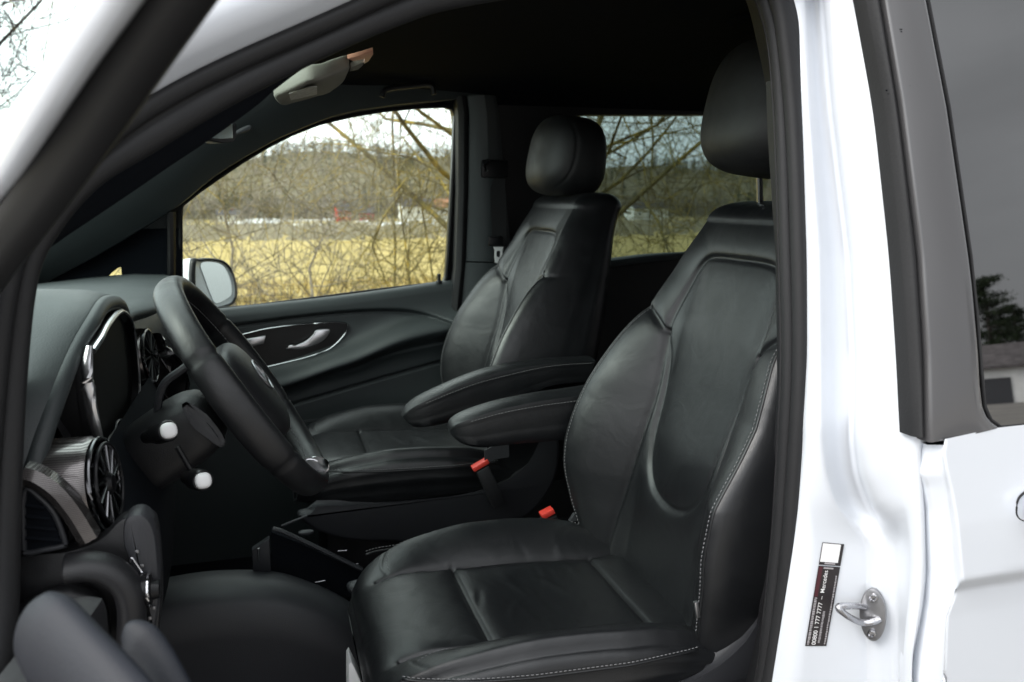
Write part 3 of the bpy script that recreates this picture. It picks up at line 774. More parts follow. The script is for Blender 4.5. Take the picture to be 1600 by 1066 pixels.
# face below the top pad, whole width
rings = []
for y in np.linspace(1.12, 2.56, 40):
    hood = 1.0 if 1.10 < y < 1.56 else 0
    xo = -.27
    rings.append([Vector((xo - .02, y, 1.335 if not hood else 1.34)), Vector((xo, y, 1.30)), Vector((xo + .02, y, 1.25)), Vector((xo + .01, y, 1.18)), Vector((-.25, y, 1.10)), Vector((-.25, y, 1.0)), Vector((-.28, y, .85)), Vector((-.40, y, .60)), Vector((-.60, y, .45))])
mk('dash_face', *loft(rings, closed=False), M['plastic'], db, ang=0)
# near end of the dashboard and lower panel
endp = [at(*p, 1.0) for p in [(-60, 868), (30, 868), (60, 866), (105, 862), (142, 850), (165, 836), (190, 812), (222, 808), (245, 830), (248, 980), (200, 1066), (-60, 1100)]]
mk('vent_backing', *slab([at(*p, 1.075) for p in [(-60, 700), (60, 722), (120, 716), (165, 760), (165, 850), (-60, 880)]], (0, .01, 0)), M['headliner'], db)
endp = smooth_path(endp, 4, True)
mk('dash_end', *slab(endp, (0, .03, 0), .004), M['plastic'], db)
# instrument cluster
cl = [at(x, y, Yv) for x, y, Yv in [(141, 548, 1.16), (165, 512, 1.25), (186, 490, 1.36), (203, 494, 1.46), (213, 535, 1.52), (218, 600, 1.54), (213, 645, 1.52), (200, 680, 1.45), (178, 715, 1.3), (160, 712, 1.18), (148, 680, 1.15), (137, 600, 1.14)]]
cl2 = smooth_path(cl, 4, True)
mk('cluster_screen', *slab([p + Vector((-.012, 0, 0)) for p in cl2], (-.03, 0, 0)), M['frame'], db)
shroud = [[p + (0, 0, 0) if False else p.copy() for p in cl2], [p + Vector((-.014, 0, 0)) for p in cl2]]
mk('cluster_shroud', *loft(shroud, True, (False, False)), M['satin'], db)
P = smooth_path([at(140, 541, 1.155), at(136, 575, 1.145), at(139, 620, 1.145), at(148, 665, 1.15), at(163, 715, 1.165)], 6)
n_ = len(P); mk('cluster_chrome', *tube(P, [.0030 + .0060 * math.sin(math.pi * (i + 2) / (n_ + 3)) for i in range(n_)], 10, flat=.8), M['satinchrome'], db)
P = smooth_path([at(145, 548, 1.17), at(158, 528, 1.20), at(168, 508, 1.26), at(184, 489, 1.36), at(196, 488, 1.42), at(207, 505, 1.49), at(214, 550, 1.53), at(218, 600, 1.54), at(216, 630, 1.53), at(210, 650, 1.51)], 5)
mk('cluster_chrome', *tube(P, [.0045 if i < 18 else .0022 for i in range(len(P))], 8), M['satinchrome'], db)
P = smooth_path([at(172, 712, 1.2), at(168, 690, 1.22), at(180, 672, 1.3), at(185, 657, 1.34), at(204, 656, 1.44)], 4)
mk('cluster_rim', *tube(P, .0016, 6), M['steeldark'], db)
# round vent in a lined nacelle
vc = at(166, 756, 1.075); vr = .056
ax = Vector((1, -.10, .10)).normalized(); e1 = ax.cross(Vector((0, 0, 1))).normalized(); e2 = ax.cross(e1).normalized()
def circ(c_, r_, n=40): return [c_ + e1 * (math.cos(q) * r_) + e2 * (math.sin(q) * r_) for q in np.linspace(0, 2 * math.pi, n, False)]
mk('vent_nacelle', *loft([circ(vc - ax * s, r_) for s, r_ in ((.006, .057), (.012, .0605), (.05, .064), (.09, .068), (.125, .072))], caps=(False, False)), M['lined'], db, ang=0)
vent = G()
vent.add(*tube(circ(vc - ax * .002, .0562), .0028, 8, closed=True), 1)
vent.add(*tube(circ(vc + ax * .004, .049), .0025, 8, closed=True), 0)
vent.add(*loft([circ(vc - ax * .03, .055), circ(vc - ax * .034, .02)]), 0)
for k in range(12):
    q = 2 * math.pi * k / 12; d = e1 * math.cos(q) + e2 * math.sin(q); d2 = e1 * math.cos(q + .25) + e2 * math.sin(q + .25)
    vent.add(*tube([vc + d * .014, vc + d2 * .049], .0028, 6, flat=2.2, ref=ax), 1)
vent.add(*loft([circ(vc + ax * s, r_, 20) for s, r_ in ((-.02, .015), (.004, .015), (.009, .010), (.010, .002))]), 0)
vent.build('air_vent', [M['satin'], M['darkchrome']], db)
# second vent and trim beyond the cluster
vc0 = vc; vcB = at(234, 556, 1.70)
rings = [circ(vcB - ax * s + Vector((0, 0, 0)), r_) for s, r_ in ((.0, .050), (.006, .054), (.05, .058), (.09, .062))]
mk('vent_nacelle', *loft(rings, caps=(False, False)), M['lined'], db, ang=0)
vent = G(); vent.add(*tube(circ(vcB, .050), .004, 8, closed=True), 1); vent.add(*loft([circ(vcB - ax * .012, .05), circ(vcB - ax * .014, .01)]), 0)
for k in range(12):
    q = 2 * math.pi * k / 12; d = e1 * math.cos(q) + e2 * math.sin(q); vent.add(*tube([vcB + d * .01, vcB + d * .048], .0028, 6, flat=2, ref=ax), 0)
vent.build('air_vent', [M['satin'], M['darkchrome']], db)
cs = [at(*p, 1.9) for p in [(252, 520), (262, 540), (282, 560), (300, 600), (280, 640), (255, 600), (245, 560)]]
mk('centre_stack', *slab(smooth_path(cs, 3, True), (-.04, 0, 0), .006), M['piano'], db)
# triangular side vent with a lined arch over it
P = smooth_path([at(*p, .985) for p in [(34, 742), (58, 750), (88, 772), (115, 806), (139, 846)]], 5)
rings = []
for i, p in enumerate(P):
    tdir = (P[min(i + 1, len(P) - 1)] - P[max(i - 1, 0)]).normalized(); nn = Vector((tdir.z, 0, -tdir.x)) * -1
    rings.append([p + nn * .009, p + nn * .010 + Vector((0, .02, 0)), p - nn * .010 + Vector((0, .02, 0)), p - nn * .011, p - nn * .003 + Vector((0, -.004, 0))])
mk('side_trim', *loft(rings), M['lined'], db)
tv = smooth_path([at(*p, .99) for p in [(38, 768), (62, 778), (86, 805), (101, 846), (98, 853), (70, 859), (42, 864), (37, 850)]], 4, True)
mk('side_vent_frame', *tube(tv, .0032, 8, closed=True), M['plasticgrey'], db)
g = G(); g.add(*slab([p + Vector((0, .0, 0)) for p in tv], (0, .02, 0)), 0)
for k in range(4):
    a, b = at(40, 790 + 17 * k, .988), at(70 + 9 * k, 790 + 17 * k + 4, .988); g.add(*tube([a, b], .0016, 6, flat=1.5), 1)
mk('side_vent', g.V, g.F, [M['headliner'], M['plastic']], db)
# headlamp switch panel
sw = smooth_path([at(*p, .985) for p in [(196, 812), (222, 805), (240, 828), (247, 880), (248, 940), (240, 985), (226, 975), (214, 940), (205, 890), (192, 850)]], 4, True)
mk('switch_panel', *slab(sw, (.0, .04, 0), .006), M['plasticgrey'], db)
kc = at(232, 922, .975); 
g = G(); g.add(*loft([[kc + Vector((dx, math.cos(q) * r_, math.sin(q) * r_)) for q in np.linspace(0, 2 * math.pi, 24, False)] for dx, r_ in ((-.03, .018), (0, .019), (.003, .017), (.004, .012), (.012, .010), (.013, .004))]), 0)
g.add(*tube([kc + Vector((.001, math.cos(q) * .0185, math.sin(q) * .0185)) for q in np.linspace(0, 2 * math.pi, 24, False)], .0018, 6, closed=True), 1)
g.build('light_switch', [M['satin'], M['chrome']], db)
P = smooth_path([at(*p, .985) for p in [(203, 878), (206, 872), (212, 880), (222, 895)]], 4); mk('switch_trim', *tube(P, .0012, 6), M['chrome'], db)
for (x, y) in ((214, 862), (222, 884), (240, 950), (234, 966)): mk('switch_mark', *box(at(x, y, .983), (.004, .002, .004), None, .001), M['steeldark'], db)
# sloping lower panel and pull of the dashboard end
P = smooth_path([at(*p, .965) for p in [(104, 888), (135, 884), (168, 890), (194, 910), (206, 945), (205, 1000), (204, 1060)]], 6)
mk('lower_moulding', *tube(P, .0155, 18, flat=1.5, ref=Vector((0, 1, 0))), M['plastic'], db, ang=0)
P = smooth_path([at(*p, .985) for p in [(10, 985), (45, 950), (85, 930), (125, 928), (152, 950), (160, 1000)]], 6)
mk('lower_moulding', *tube(P, .0095, 16, flat=1.5, ref=Vector((0, 1, 0))), M['plastic'], db, ang=0)
# knee panel under the column
rings = []
for y in np.linspace(1.08, 1.66, 16):
    k = 1 - ((y - 1.37) / .30) ** 2
    rings.append([Vector((-.22, y, 1.22)), Vector((-.18 + .02 * k, y, 1.12)), Vector((-.19 + .02 * k, y, 1.02)), Vector((-.20 + .02 * k, y, .92)), Vector((-.25, y, .84)), Vector((-.36, y, .72))])
mk('knee_panel', *loft(rings, closed=False), M['headliner'], db, ang=0)

# ================================================================== STEERING WHEEL
sw_ = vpart('steering_wheel')
C0 = Vector((-.039, 1.32, 1.264)); wu = Vector((.54, 0, -.84)).normalized(); wv_ = Vector((0, 1, 0)); wn = Vector((.84, 0, .54)).normalized()
def wp(a, r_, h=0): return C0 + wu * (math.cos(a) * r_) + wv_ * (math.sin(a) * r_) + wn * h
rings = []; NR = 180; RM = .184
for i in range(NR):
    a = 2 * math.pi * i / NR
    fat = 1 + .12 * (math.exp(-((abs(math.sin(a)) - 1) / .12) ** 2))
    seam = .0024 if any(abs(((a - s + math.pi) % (2 * math.pi)) - math.pi) < .012 for s in (R(62), R(-62), R(118), R(-118))) else 0
    er = wu * math.cos(a) + wv_ * math.sin(a); rr, hh = .0160 * fat - seam, .0222 * fat - seam
    rings.append([wp(a, RM) + er * (math.cos(q) * rr) + wn * (math.sin(q) * hh) for q in [2 * math.pi * k / 22 for k in range(22)]])
g = G(); g.add(*loft(rings, loop=True), 0)
P = []
for i in range(121):
    a = 2 * math.pi * i / 120; er = wu * math.cos(a) + wv_ * math.sin(a)
    P.append(wp(a, RM) - er * .0164 * (1 + .12 * (math.exp(-((abs(math.sin(a)) - 1) / .12) ** 2))))
dashes(g, P, 1, .004, .003, .0006)
g.build('rim', [M['rimleather'], M['thread']], sw_, ang=0)
WB = Matrix((wu, wv_, wn)).transposed()
def hubf(v):
    # pointed towards the bottom, domed in front
    s = 1 - .22 * max(0, v.x / .085) ; 
    return Vector((v.x, v.y * s, v.z + (.012 * (1 - (v.y / .1) ** 2) if v.z > 0 else 0)))
mk('airbag_cover', *superbox(C0 + wn * -.012 + wu * .012, (.165, .19, .062), 3.2, WB, 56, 30, hubf), M['satin'] if False else M['plastic'], sw_, ang=0)
for s in (-1, 1):
    rings = []
    for k, (r_, w_, h) in enumerate(((.06, .030, -.022), (.09, .027, -.022), (.12, .022, -.020), (.15, .018, -.012), (.178, .018, -.002))):
        c_ = C0 + wv_ * (s * r_) + wn * h - wu * .005
        rings.append([c_ + wu * (math.cos(q) * w_) + wn * (math.sin(q) * .010) for q in [2 * math.pi * j / 14 for j in range(14)]])
    mk('spoke', *loft(rings), M['satin'], sw_)
    for j in range(3):
        mk('spoke_button', *box(C0 + wv_ * (s * (.107 + .0)) + wu * (-.016 + j * .013) + wn * -.006, (.010, .030, .006), WB.to_euler(), .002), M['satinchrome'] if j == 1 else M['satin'], sw_)
rings = []
for k, (r_, w_) in enumerate(((.07, .045), (.10, .040), (.14, .040), (.175, .048))):
    c_ = C0 + wu * r_ + wn * (-.024 + .018 * k / 3)
    rings.append([c_ + wv_ * (math.cos(q) * w_) + wn * (math.sin(q) * .009) for q in [2 * math.pi * j / 14 for j in range(14)]])
mk('spoke', *loft(rings), M['satin'], sw_)
sp_ = [(wp(R(a), r_, h)) for a, r_, h in ((10, .135, -.006), (26, .135, -.006), (20, .163, .004), (6, .166, .004))]
lo_ = [at(*p, 1.285) for p in [(479, 716), (494, 713), (512, 718), (515, 733), (505, 739), (490, 729)]]
mk('silver_insert', *slab(smooth_path(lo_, 3, True), (-.010, 0, -.004), .002), M['satinchrome'], sw_)
for a_, b_, r_ in (((396, 577), (415, 598), .0022), ((417, 601), (431, 619), .0016)):
    mk('button_trim', *tube([at(*a_, 1.40), at(*b_, 1.40)], r_, 8), M['satinchrome'], sw_)
g = G(); ec = C0 + wn * .031 + wu * .0
g.add(*tube([ec + wu * (math.cos(q) * .026) + wv_ * (math.sin(q) * .026) for q in np.linspace(0, 2 * math.pi, 32, False)], .002, 8, closed=True))
for k in range(3):
    q = math.pi + 2 * math.pi * k / 3; g.add(*tube([ec, ec + (wu * math.cos(q) + wv_ * math.sin(q)) * .026], [.0035, .0006], 6))
mk('emblem', g.V, g.F, M['steeldark'], sw_)
pd = [at(*p, 1.17) for p in [(290, 628), (303, 633), (330, 655), (353, 688), (348, 694), (320, 672), (298, 650)]]
mk('shift_paddle', *slab(smooth_path(pd, 3, True), (-.006, 0, -.004), .002), M['plasticgrey'], sw_)

cn = vpart('steering_column')
mk('column_shroud', *superbox(C0 - wn * .135 - Vector((0, 0, .004)), (.105, .125, .17), 3.2, WB, 40, 20), M['plastic'], cn, ang=0)
def stalk(a, b, Ya, Yb, r_=.0125):
    A_, B_ = at(*a, Ya), at(*b, Yb); d = (B_ - A_).normalized()
    g = G(); g.add(*tube([A_, A_.lerp(B_, .45), A_.lerp(B_, .55), B_ - d * .004, B_], [r_ * .75, r_ * .85, r_ * 1.15, r_ * 1.15, r_], 16), 0)
    g.build('stalk', [M['satin']], cn)
    q = d.to_track_quat('Z', 'Y'); V, F = superbox((0, 0, 0), (.021, .021, .014), 2.5, None, 24, 14)
    mk('stalk_cap', [B_ + d * .002 + (q @ v) for v in V], F, M['white'], cn)
    return A_
stalk((230, 683), (263, 673), 1.22, 1.12)
stalk((292, 746), (317, 751), 1.21, 1.11)
P = [at(277, 698, 1.2), at(300, 738, 1.2)]; mk('stalk', *tube(P, .004, 8), M['plastic'], cn)
P = smooth_path([at(*p, 1.30) for p in [(304, 562), (284, 578), (258, 598), (248, 625), (246, 660)]], 5); mk('shroud_edge', *tube(P, .006, 8), M['plasticgrey'], cn)

# ================================================================== CENTRE CONSOLE, FOOTWELL
co = vpart('centre_console')
P = smooth_path([at(*p, 1.66) for p in [(200, 935), (250, 922), (330, 910), (420, 910), (480, 925), (545, 955), (600, 1000)]], 5)
rings = [[p + Vector((0, .10, -.02)), p + Vector((0, .03, .0)), p, p + Vector((0, -.03, -.012)), p + Vector((0, -.05, -.03)), p + Vector((0, -.052, -.10)), p + Vector((0, -.03, -.3))] for p in P]
mk('tunnel_cover', *loft(rings, closed=False), M['plasticgrey'], co, ang=0)
g = G(); g.add(*tube(smooth_path([at(*p, 1.78) for p in [(426, 826), (445, 832), (500, 858), (565, 890)]], 4), .008, 8, flat=.6)); mk('console_rail', g.V, g.F, M['plasticgrey'], co)
g = G(); g.add(*slab([at(*p, 1.80) for p in [(424, 832), (470, 850), (565, 893), (560, 935), (500, 925), (424, 900)]], (0, .03, 0))); mk('console_side', g.V, g.F, M['headliner'], co)
g = G(); g.add(*slab([at(*p, 1.74) for p in [(394, 860), (421, 842), (424, 904), (396, 900)]], (0, .02, 0), .002)); mk('console_bracket', g.V, g.F, M['plasticgrey'], co)
mk('catch', *tube([at(404, 857, 1.73), at(405, 877, 1.73)], .0022, 8), M['steel'], co)
for a, b in (((440, 822), (480, 806)), ((528, 861), (542, 860)), ((552, 882), (560, 881)), ((492, 910), (508, 907))):
    mk('console_clip', *tube([at(*a, 1.80), at(*b, 1.80)], .003 if a[0] < 450 else .0012, 8), M['plasticgrey'] if a[0] < 450 else M['steel'], co)
mk('console_lever', *superbox(at(478, 832, 1.82), (.035, .02, .010), 2.5, None, 16, 8), M['plasticgrey'], co)
mk('seat_rail', *slab([at(*p, 1.30) for p in [(545, 1040), (549, 1034), (566, 1068), (590, 1130), (545, 1130)]], (0, .05, 0), .002), M['white'], van)

# ================================================================== NEAR SIDE OF THE BODY
I_ = [(-40, 1160), (-6, 1040), (4, 960), (8, 860), (11, 760), (19, 620), (32, 480), (48, 405), (78, 350), (115, 303), (160, 262), (240, 211), (350, 146), (500, 72), (610, 24), (700, -6), (850, -30), (1040, -42), (1140, -36), (1184, -18), (1203, 25), (1214, 80), (1223, 200), (1229, 375), (1233, 560), (1227, 700), (1217, 850), (1203, 980), (1189, 1080), (1158, 1200)]
O_ = [(-90, 1160), (-50, 1040), (-40, 960), (-32, 860), (-26, 760), (-14, 620), (2, 480), (22, 395), (54, 335), (92, 284), (140, 235), (215, 172), (340, 104), (500, 34), (610, -16), (700, -48), (850, -75), (1040, -88), (1150, -75), (1195, -45), (1218, 0), (1230, 70), (1243, 200), (1250, 375), (1254, 560), (1246, 700), (1232, 880), (1216, 1000), (1203, 1070), (1180, 1200)]
def Ys(x): return np.interp(x, [-100, 60, 300, 1250], [.90, .91, .93, .94])
I3 = smooth_path([at(x, y, Ys(x) + .022, .10, 1.3) for x, y in I_], 6); O3 = smooth_path([at(x, y, Ys(x) + .002, .10, 1.3) for x, y in O_], 6)
_O = resample_open(O3, 900)
def closest(p, lo_i):
    best = min(range(lo_i, min(len(_O), lo_i + 90)), key=lambda k: (_O[k] - p).length)
    return best
_k = 0; _m = []
for p in I3:
    _k = closest(p, _k); _m.append(_O[_k])
for _ in range(6): _m = [_m[0]] + [(_m[i - 1] + _m[i] * 2 + _m[i + 1]) / 4 for i in range(1, len(_m) - 1)] + [_m[-1]]
O3 = _m
seal = vpart('door_seal')
# one continuous profile: fat inner bulb, groove, outer flange, inner lip
nI = len(I3); rings = []
for i in range(nI):
    a, b = I3[i], O3[i]
    T_ = (I3[min(i + 1, nI - 1)] - I3[max(i - 1, 0)]).normalized()
    out = (b - a); out -= T_ * out.dot(T_); wdt = out.length; out.normalize(); up_ = T_.cross(out).normalized()
    r1 = min(.0155 - .0045 * max(0, min(1, (i / nI - .55) * 6)), wdt * .50)
    ring = []
    for q in np.linspace(math.pi * 1.15, math.pi * .12, 12): ring.append(a + out * (math.cos(q) * r1) + up_ * (math.sin(q) * r1))
    m_ = a + out * (wdt * .60)
    ring.append(m_ + up_ * -.001)
    for q in np.linspace(math.pi * .85, 0.0, 8): ring.append(b - out * .004 + out * (math.cos(q) * .0105) + up_ * (math.sin(q) * .008 + .001))
    ring.append(b + out * .006 - up_ * .02); ring.append(a - up_ * .03)
    rings.append(ring)
mk('seal_bulb', *loft(rings), M['rubber'], seal, ang=0)
# inner trim behind the seal: closes the dark interior towards the body
rings = []
for i in range(nI):
    a = I3[i]; c_ = Vector((.3, a.y, 1.3)); d = (c_ - a); d.y = 0; d.normalize()
    rings.append([a - d * .02 + Vector((0, .018, 0)), a + d * .004 + Vector((0, .016, 0)), a - d * .024 * max(0, -d.x) + Vector((0, .03, 0)), a - d * (.01 + .06 * max(0, -d.x)) + Vector((0, .08, 0)), a - d * (.03 + .10 * max(0, -d.x)) + Vector((0, .16, 0))])
mk('opening_trim', *loft(rings, closed=False), M['plastic'], van, ang=0)
lowb = smooth_path([at(x, y, 1.03) for x, y in [(40, 470), (66, 402), (95, 376), (130, 352), (200, 305), (270, 257), (330, 217), (400, 166), (435, 136), (490, 98), (590, 52), (700, 10)]], 6)
rings = []
for p in lowb:
    q = min(I3, key=lambda v: abs((v.x - p.x)) + abs(v.z - p.z - .06) * .6)
    rings.append([q + Vector((0, .01, .01)), q.lerp(p, .3) + Vector((0, -.004, 0)), q.lerp(p, .7) + Vector((0, -.006, 0)), p + Vector((0, -.004, .004)), p, p + Vector((0, .02, .012)), q + Vector((0, .08, .02))])
mk('near_pillar_trim', *loft(rings), M['headliner'], van, ang=0)
# white roof rail and windscreen pillar outside the seal
idx = [i for i in range(nI) if 6 * 5 <= i <= 6 * 17]
rings = []
for i in idx:
    b = O3[i]; k = 1.0
    rings.append([b + Vector((0, .012, -.004)), b + Vector((0, -.004, .008)), b + Vector((-.002, -.022, .016)), b + Vector((-.004, -.034, .030)), b + Vector((-.006, -.036, .050)), b + Vector((-.01, -.026, .072)), b + Vector((-.015, .0, .094)), b + Vector((-.02, .05, .115)), b + Vector((-.02, .12, .13))])
mk('roof_rail', *loft(rings, closed=False), M['paint'], van, ang=0)

# B pillar: pressed steel jamb, lofted down its height
rows = [-90, -40, 0, 60, 120, 169, 230, 300, 400, 480, 560, 640, 690, 730, 760, 786, 808, 830, 850, 880, 940, 1000, 1066, 1130, 1200]
def c_(ys, xs, sig=0):
    if not sig: return lambda y: float(np.interp(y, ys, xs))
    g_ = np.arange(-200, 1300, 2.0); k_ = np.exp(-((np.arange(-60, 61) * 2.0) / sig) ** 2); k_ /= k_.sum()
    # keep the end slopes
    e_ = np.interp(g_, ys, xs); lo_s = (xs[1] - xs[0]) / (ys[1] - ys[0]); hi_s = (xs[-1] - xs[-2]) / (ys[-1] - ys[-2])
    e_ = np.where(g_ < ys[0], xs[0] + (g_ - ys[0]) * lo_s, np.where(g_ > ys[-1], xs[-1] + (g_ - ys[-1]) * hi_s, e_))
    p_ = np.concatenate([e_[0] + (np.arange(-60, 0)) * 2.0 * lo_s, e_, e_[-1] + np.arange(1, 61) * 2.0 * hi_s])
    v_ = np.convolve(p_, k_, 'valid'); return lambda y: float(np.interp(y, g_, v_))
fO = c_([-90, 0, 70, 169, 400, 560, 700, 786, 850, 940, 1066, 1200], [1160, 1212, 1230, 1241, 1252, 1256, 1252, 1246, 1238, 1224, 1204, 1180], 24)
fG1 = c_([-90, 0, 169, 400, 560, 690, 740, 786, 830, 850, 1200], [1238, 1255, 1264, 1281, 1283, 1284, 1290, 1303, 1340, 1352, 1352], 14)
fG2 = c_([-90, 0, 169, 400, 560, 690, 740, 786, 830, 850, 1200], [1262, 1280, 1294, 1322, 1330, 1328, 1334, 1350, 1376, 1384, 1384], 14)
fS = c_([-90, 0, 169, 400, 560, 690, 800, 900, 1000, 1200], [1336, 1353, 1384, 1409, 1420, 1426, 1434, 1436, 1424, 1416], 50)
fE = c_([-90, 0, 169, 400, 560, 690, 800, 900, 960, 1030, 1066, 1200], [1362, 1380, 1408, 1437, 1447, 1449, 1455, 1457, 1450, 1434, 1436, 1438], 24)
rings = []
for y in np.linspace(-90, 1200, 110):
    dep = float(np.interp(y, [-90, 740, 800, 850], [1, 1, .75, 0]))
    o, g1, g2, s, e = fO(y), fG1(y), fG2(y), fS(y), fE(y)
    w1 = 12
    low = float(np.interp(y, [790, 815, 835, 850], [0, .3, .85, 1]))
    e -= float(np.interp(y, [680, 705, 1200], [0, 7, 8]))
    pr = lambda a, b: a * (1 - low) + b * low
    pts = [(o - 6, .952), (o, .942), (o + 4, .930), (o + .35 * (g1 - o), .921), (g1 - 8, .912), (g1, .9085), (g1 + 4, .9085 + .004 * dep), (g1 * .6 + g2 * .4, pr(.921, .897)), (g2 - 4, pr(.931, .890)), (g2 + 7, pr(.890, .885)), (g2 + 18, pr(.863, .878)), (g2 * .6 + s * .4 + 4, pr(.852, .868)), (g2 * .3 + s * .7 + 2, pr(.840, .852)), (s - 12, .832), (s - 2, .824), (s * .5 + e * .5, .817), (e - 3, .822), (e, .832), (e + 1, .86), (e + 2, .90)]
    rings.append([at(x, y, Yv, KN) for x, Yv in pts])
V, F = loft(rings, closed=False); bp_ = mk('door_pillar', V, F, M['paint'], van, ang=0)

# weatherstrip, gloss pillar panel, sliding door
sdr = vpart('sliding_door')
def vstrip(name, fa, fb, y0, y1, Ya, Yb, mat, n=50, bul=.004, parent=sdr, depth=.02):
    rings = []
    for y in np.linspace(y0, y1, n):
        a, b = at(fa(y), y, Ya, KN), at(fb(y), y, Yb, KN)
        rings.append([a + Vector((0, depth, 0)), a] + [a.lerp(b, q) + Vector((0, -bul * math.sin(math.pi * q), 0)) for q in (.08, .2, .35, .5, .65, .8, .92)] + [b, b + Vector((0, depth, 0))])
    return mk(name, *loft(rings), mat, parent)
vstrip('weatherstrip', lambda y: fS(y) - 2, lambda y: fE(y) - 6, -90, 682, .812, .800, M['rubber'], bul=.006, parent=van)
fGl = c_([-90, 0, 169, 400, 449, 548, 600, 635, 656, 668], [1428, 1447, 1480, 1514, 1520, 1529, 1532, 1536, 1545, 1562])
def app_bot(x): return 692 - (x - 1450) * .22
rings = []
for q in np.linspace(0, 1, 90):
    yy = -90 + (692 + 90) * q
    xl = fE(yy) + 2; a = at(xl, yy, .797, KN)
    yr = -90 + (668 + 90) * q; xr = fGl(yr) ; b = at(xr, yr, .789, KN)
    rings.append([a + Vector((0, .02, 0)), a + Vector((.001, .002, 0))] + [a.lerp(b, s) + Vector((0, -.0035 * math.sin(math.pi * s) ** .6, 0)) for s in (.03, .08, .2, .35, .5, .65, .8, .92, .97)] + [b + Vector((0, .002, 0)), b + Vector((0, .02, 0))])
mk('gloss_pillar_panel', *loft(rings), M['applique'], sdr, ang=60)
# bug specks / stone chips on the panel
g = G(); rnd = random.Random(3)
for (x, y) in ((1422, 131), (1441, 33), (1442, 194), (1385, 144), (1499, 628), (1523, 622), (1510, 645), (1484, 646), (1524, 662), (1408, 50)):
    c0 = at(x, y, .7935, KN); 
    for k in range(rnd.randint(1, 3)):
        mk('dirt_speck', *superbox(c0 + Vector((rnd.uniform(-.003, .003), -.001, rnd.uniform(-.003, .003))), (rnd.uniform(.002, .005), .0008, rnd.uniform(.0008, .002)), 2, None, 8, 4), M['headliner'], sdr)
# tinted pane
gp = [at(fGl(y) + 3, y, .793, KN) for y in (-90, 0, 80, 169, 280, 400, 500, 580, 635, 656, 667)] + [at(x, y, .793, KN) for x, y in ((1580, 666), (1640, 661), (1900, 640), (2100, 625), (2100, 300), (2050, -90))]
mk('sliding_door_window', *slab(gp, (0, .006, 0)), M['tintnear'], sdr, smooth=False)
mk('window_rubber', *tube([p + Vector((0, .0, 0)) for p in gp[:14]], .0022, 6), M['rubber'], sdr)
# painted panel: profile by height, front edge rolled inwards
fD = c_([660, 700, 722, 741, 760, 800, 900, 950, 1030, 1066, 1250], [1449, 1449, 1447, 1442, 1449, 1456, 1460, 1457, 1444, 1440, 1440])
fD2 = c_([660, 715, 740, 770, 820, 900, 940, 975, 1066, 1250], [1490, 1477, 1480, 1486, 1492, 1498, 1499, 1487, 1484, 1484])
def skinY(z):
    return .785 + np.interp(z, [.40, .80, 1.02, 1.055, 1.075, 1.15, 1.27], [.030, .012, .010, .008, -.004, -.002, .006])
def topy(x): return 692 - (x - 1450) * .215 if x < 1560 else 668 - (x - 1560) * .11
rings = []
for k, y in enumerate(np.linspace(0, 1, 120)):
    # left edge row, then to the right along lines of equal relative height
    row = []
    def yat(x, t=y): 
        t0 = topy(x) + 3; return t0 + (1260 - t0) * t
    y1 = yat(1449); xa = fD(y1); xb = fD2(y1)
    base = at(xa, y1, .812); row.append(base + Vector((.009, .05, 0))); row.append(base + Vector((0, .006, 0))); row.append(base)
    for s in (.15, .4, .7, .9): row.append(at(xa + (xb - xa) * s, y1, .812 - .018 * s))
    for x in (xb, xb + 6, 1510, 1530, 1560, 1600, 1680, 1800, 2000, 2300):
        x = max(x, xb); yy = yat(x); p = at(x, yy, .785); row.append(Vector((p.x, float(skinY(p.z)), p.z)))
    rings.append(row)
mk('door_panel', *loft(rings, closed=False), M['paint'], sdr, ang=0)
hc_ = at(1640, 797, .765)
hd = G(); hd.add(*superbox(hc_ + Vector((.055, 0, 0)), (.17, .03, .046), 3.2, None, 40, 20), 0); hd.build('door_handle', [M['paint']], sdr)
mk('handle_gasket', *tube([hc_ + Vector((.055 + .0875 * math.copysign(abs(math.cos(q)) ** .62, math.cos(q)), .019, .0255 * math.copysign(abs(math.sin(q)) ** .62, math.sin(q)))) for q in np.linspace(0, 2 * math.pi, 60, False)], .0016, 6, closed=True), M['rubber'], sdr)
mk('door_lining', *box((1.85, .96, 1.1), (1.9, .05, 1.5)), M['plastic'], sdr, smooth=False)
mk('gap_shadow', *tube([at(fE(y) - 1, y, .862) for y in np.linspace(690, 1200, 40)], .009, 8), M['headliner'], van)  # black tube painted in as the shade inside the door gap
mk('pillar_lining', *slab([at(*p, 1.01) for p in [(1230, 120), (1232, 200), (1244, 400), (1246, 600), (1236, 800), (1212, 1000), (1195, 1100), (1290, 1100), (1290, 500), (1265, 120)]], (0, .05, 0)), M['plastic'], van)
# belt and trim inside the near pillar, between seal and seat

# striker
st = vpart('door_striker')
sc_ = at(1364, 960, .893); sx = (at(1390, 960, .881) - at(1341, 960, .911)).normalized(); sz = Vector((0, .0, 1)); sn = sx.cross(sz).normalized()
if sn.y > 0: sn = -sn
pl = [sc_ + sx * (.0175 * math.cos(q)) + sz * (.039 * math.sin(q)) + sx * (-.004 * math.sin(q)) for q in np.linspace(0, 2 * math.pi, 40, False)]
mk('striker_plate', *slab([p - sn * .004 for p in pl], sn * .008, .0012), M['steeldark'], st)
def onp(x, y, h): 
    # point over the plate
    d = ray(x, y); p0 = sc_ + sn * h; t = (p0 - EYE).dot(sn) / d.dot(sn); return EYE + d * t
loop_ = smooth_path([onp(1352, 949, .003), onp(1340, 947, .016), onp(1326, 947, .032), onp(1311, 948, .044), onp(1314, 955, .045), onp(1330, 966, .032), onp(1347, 973, .016), onp(1364, 972, .010), onp(1374, 968, .003)], 6)
mk('striker_loop', *tube(loop_, .0047, 14), M['steel'], st)
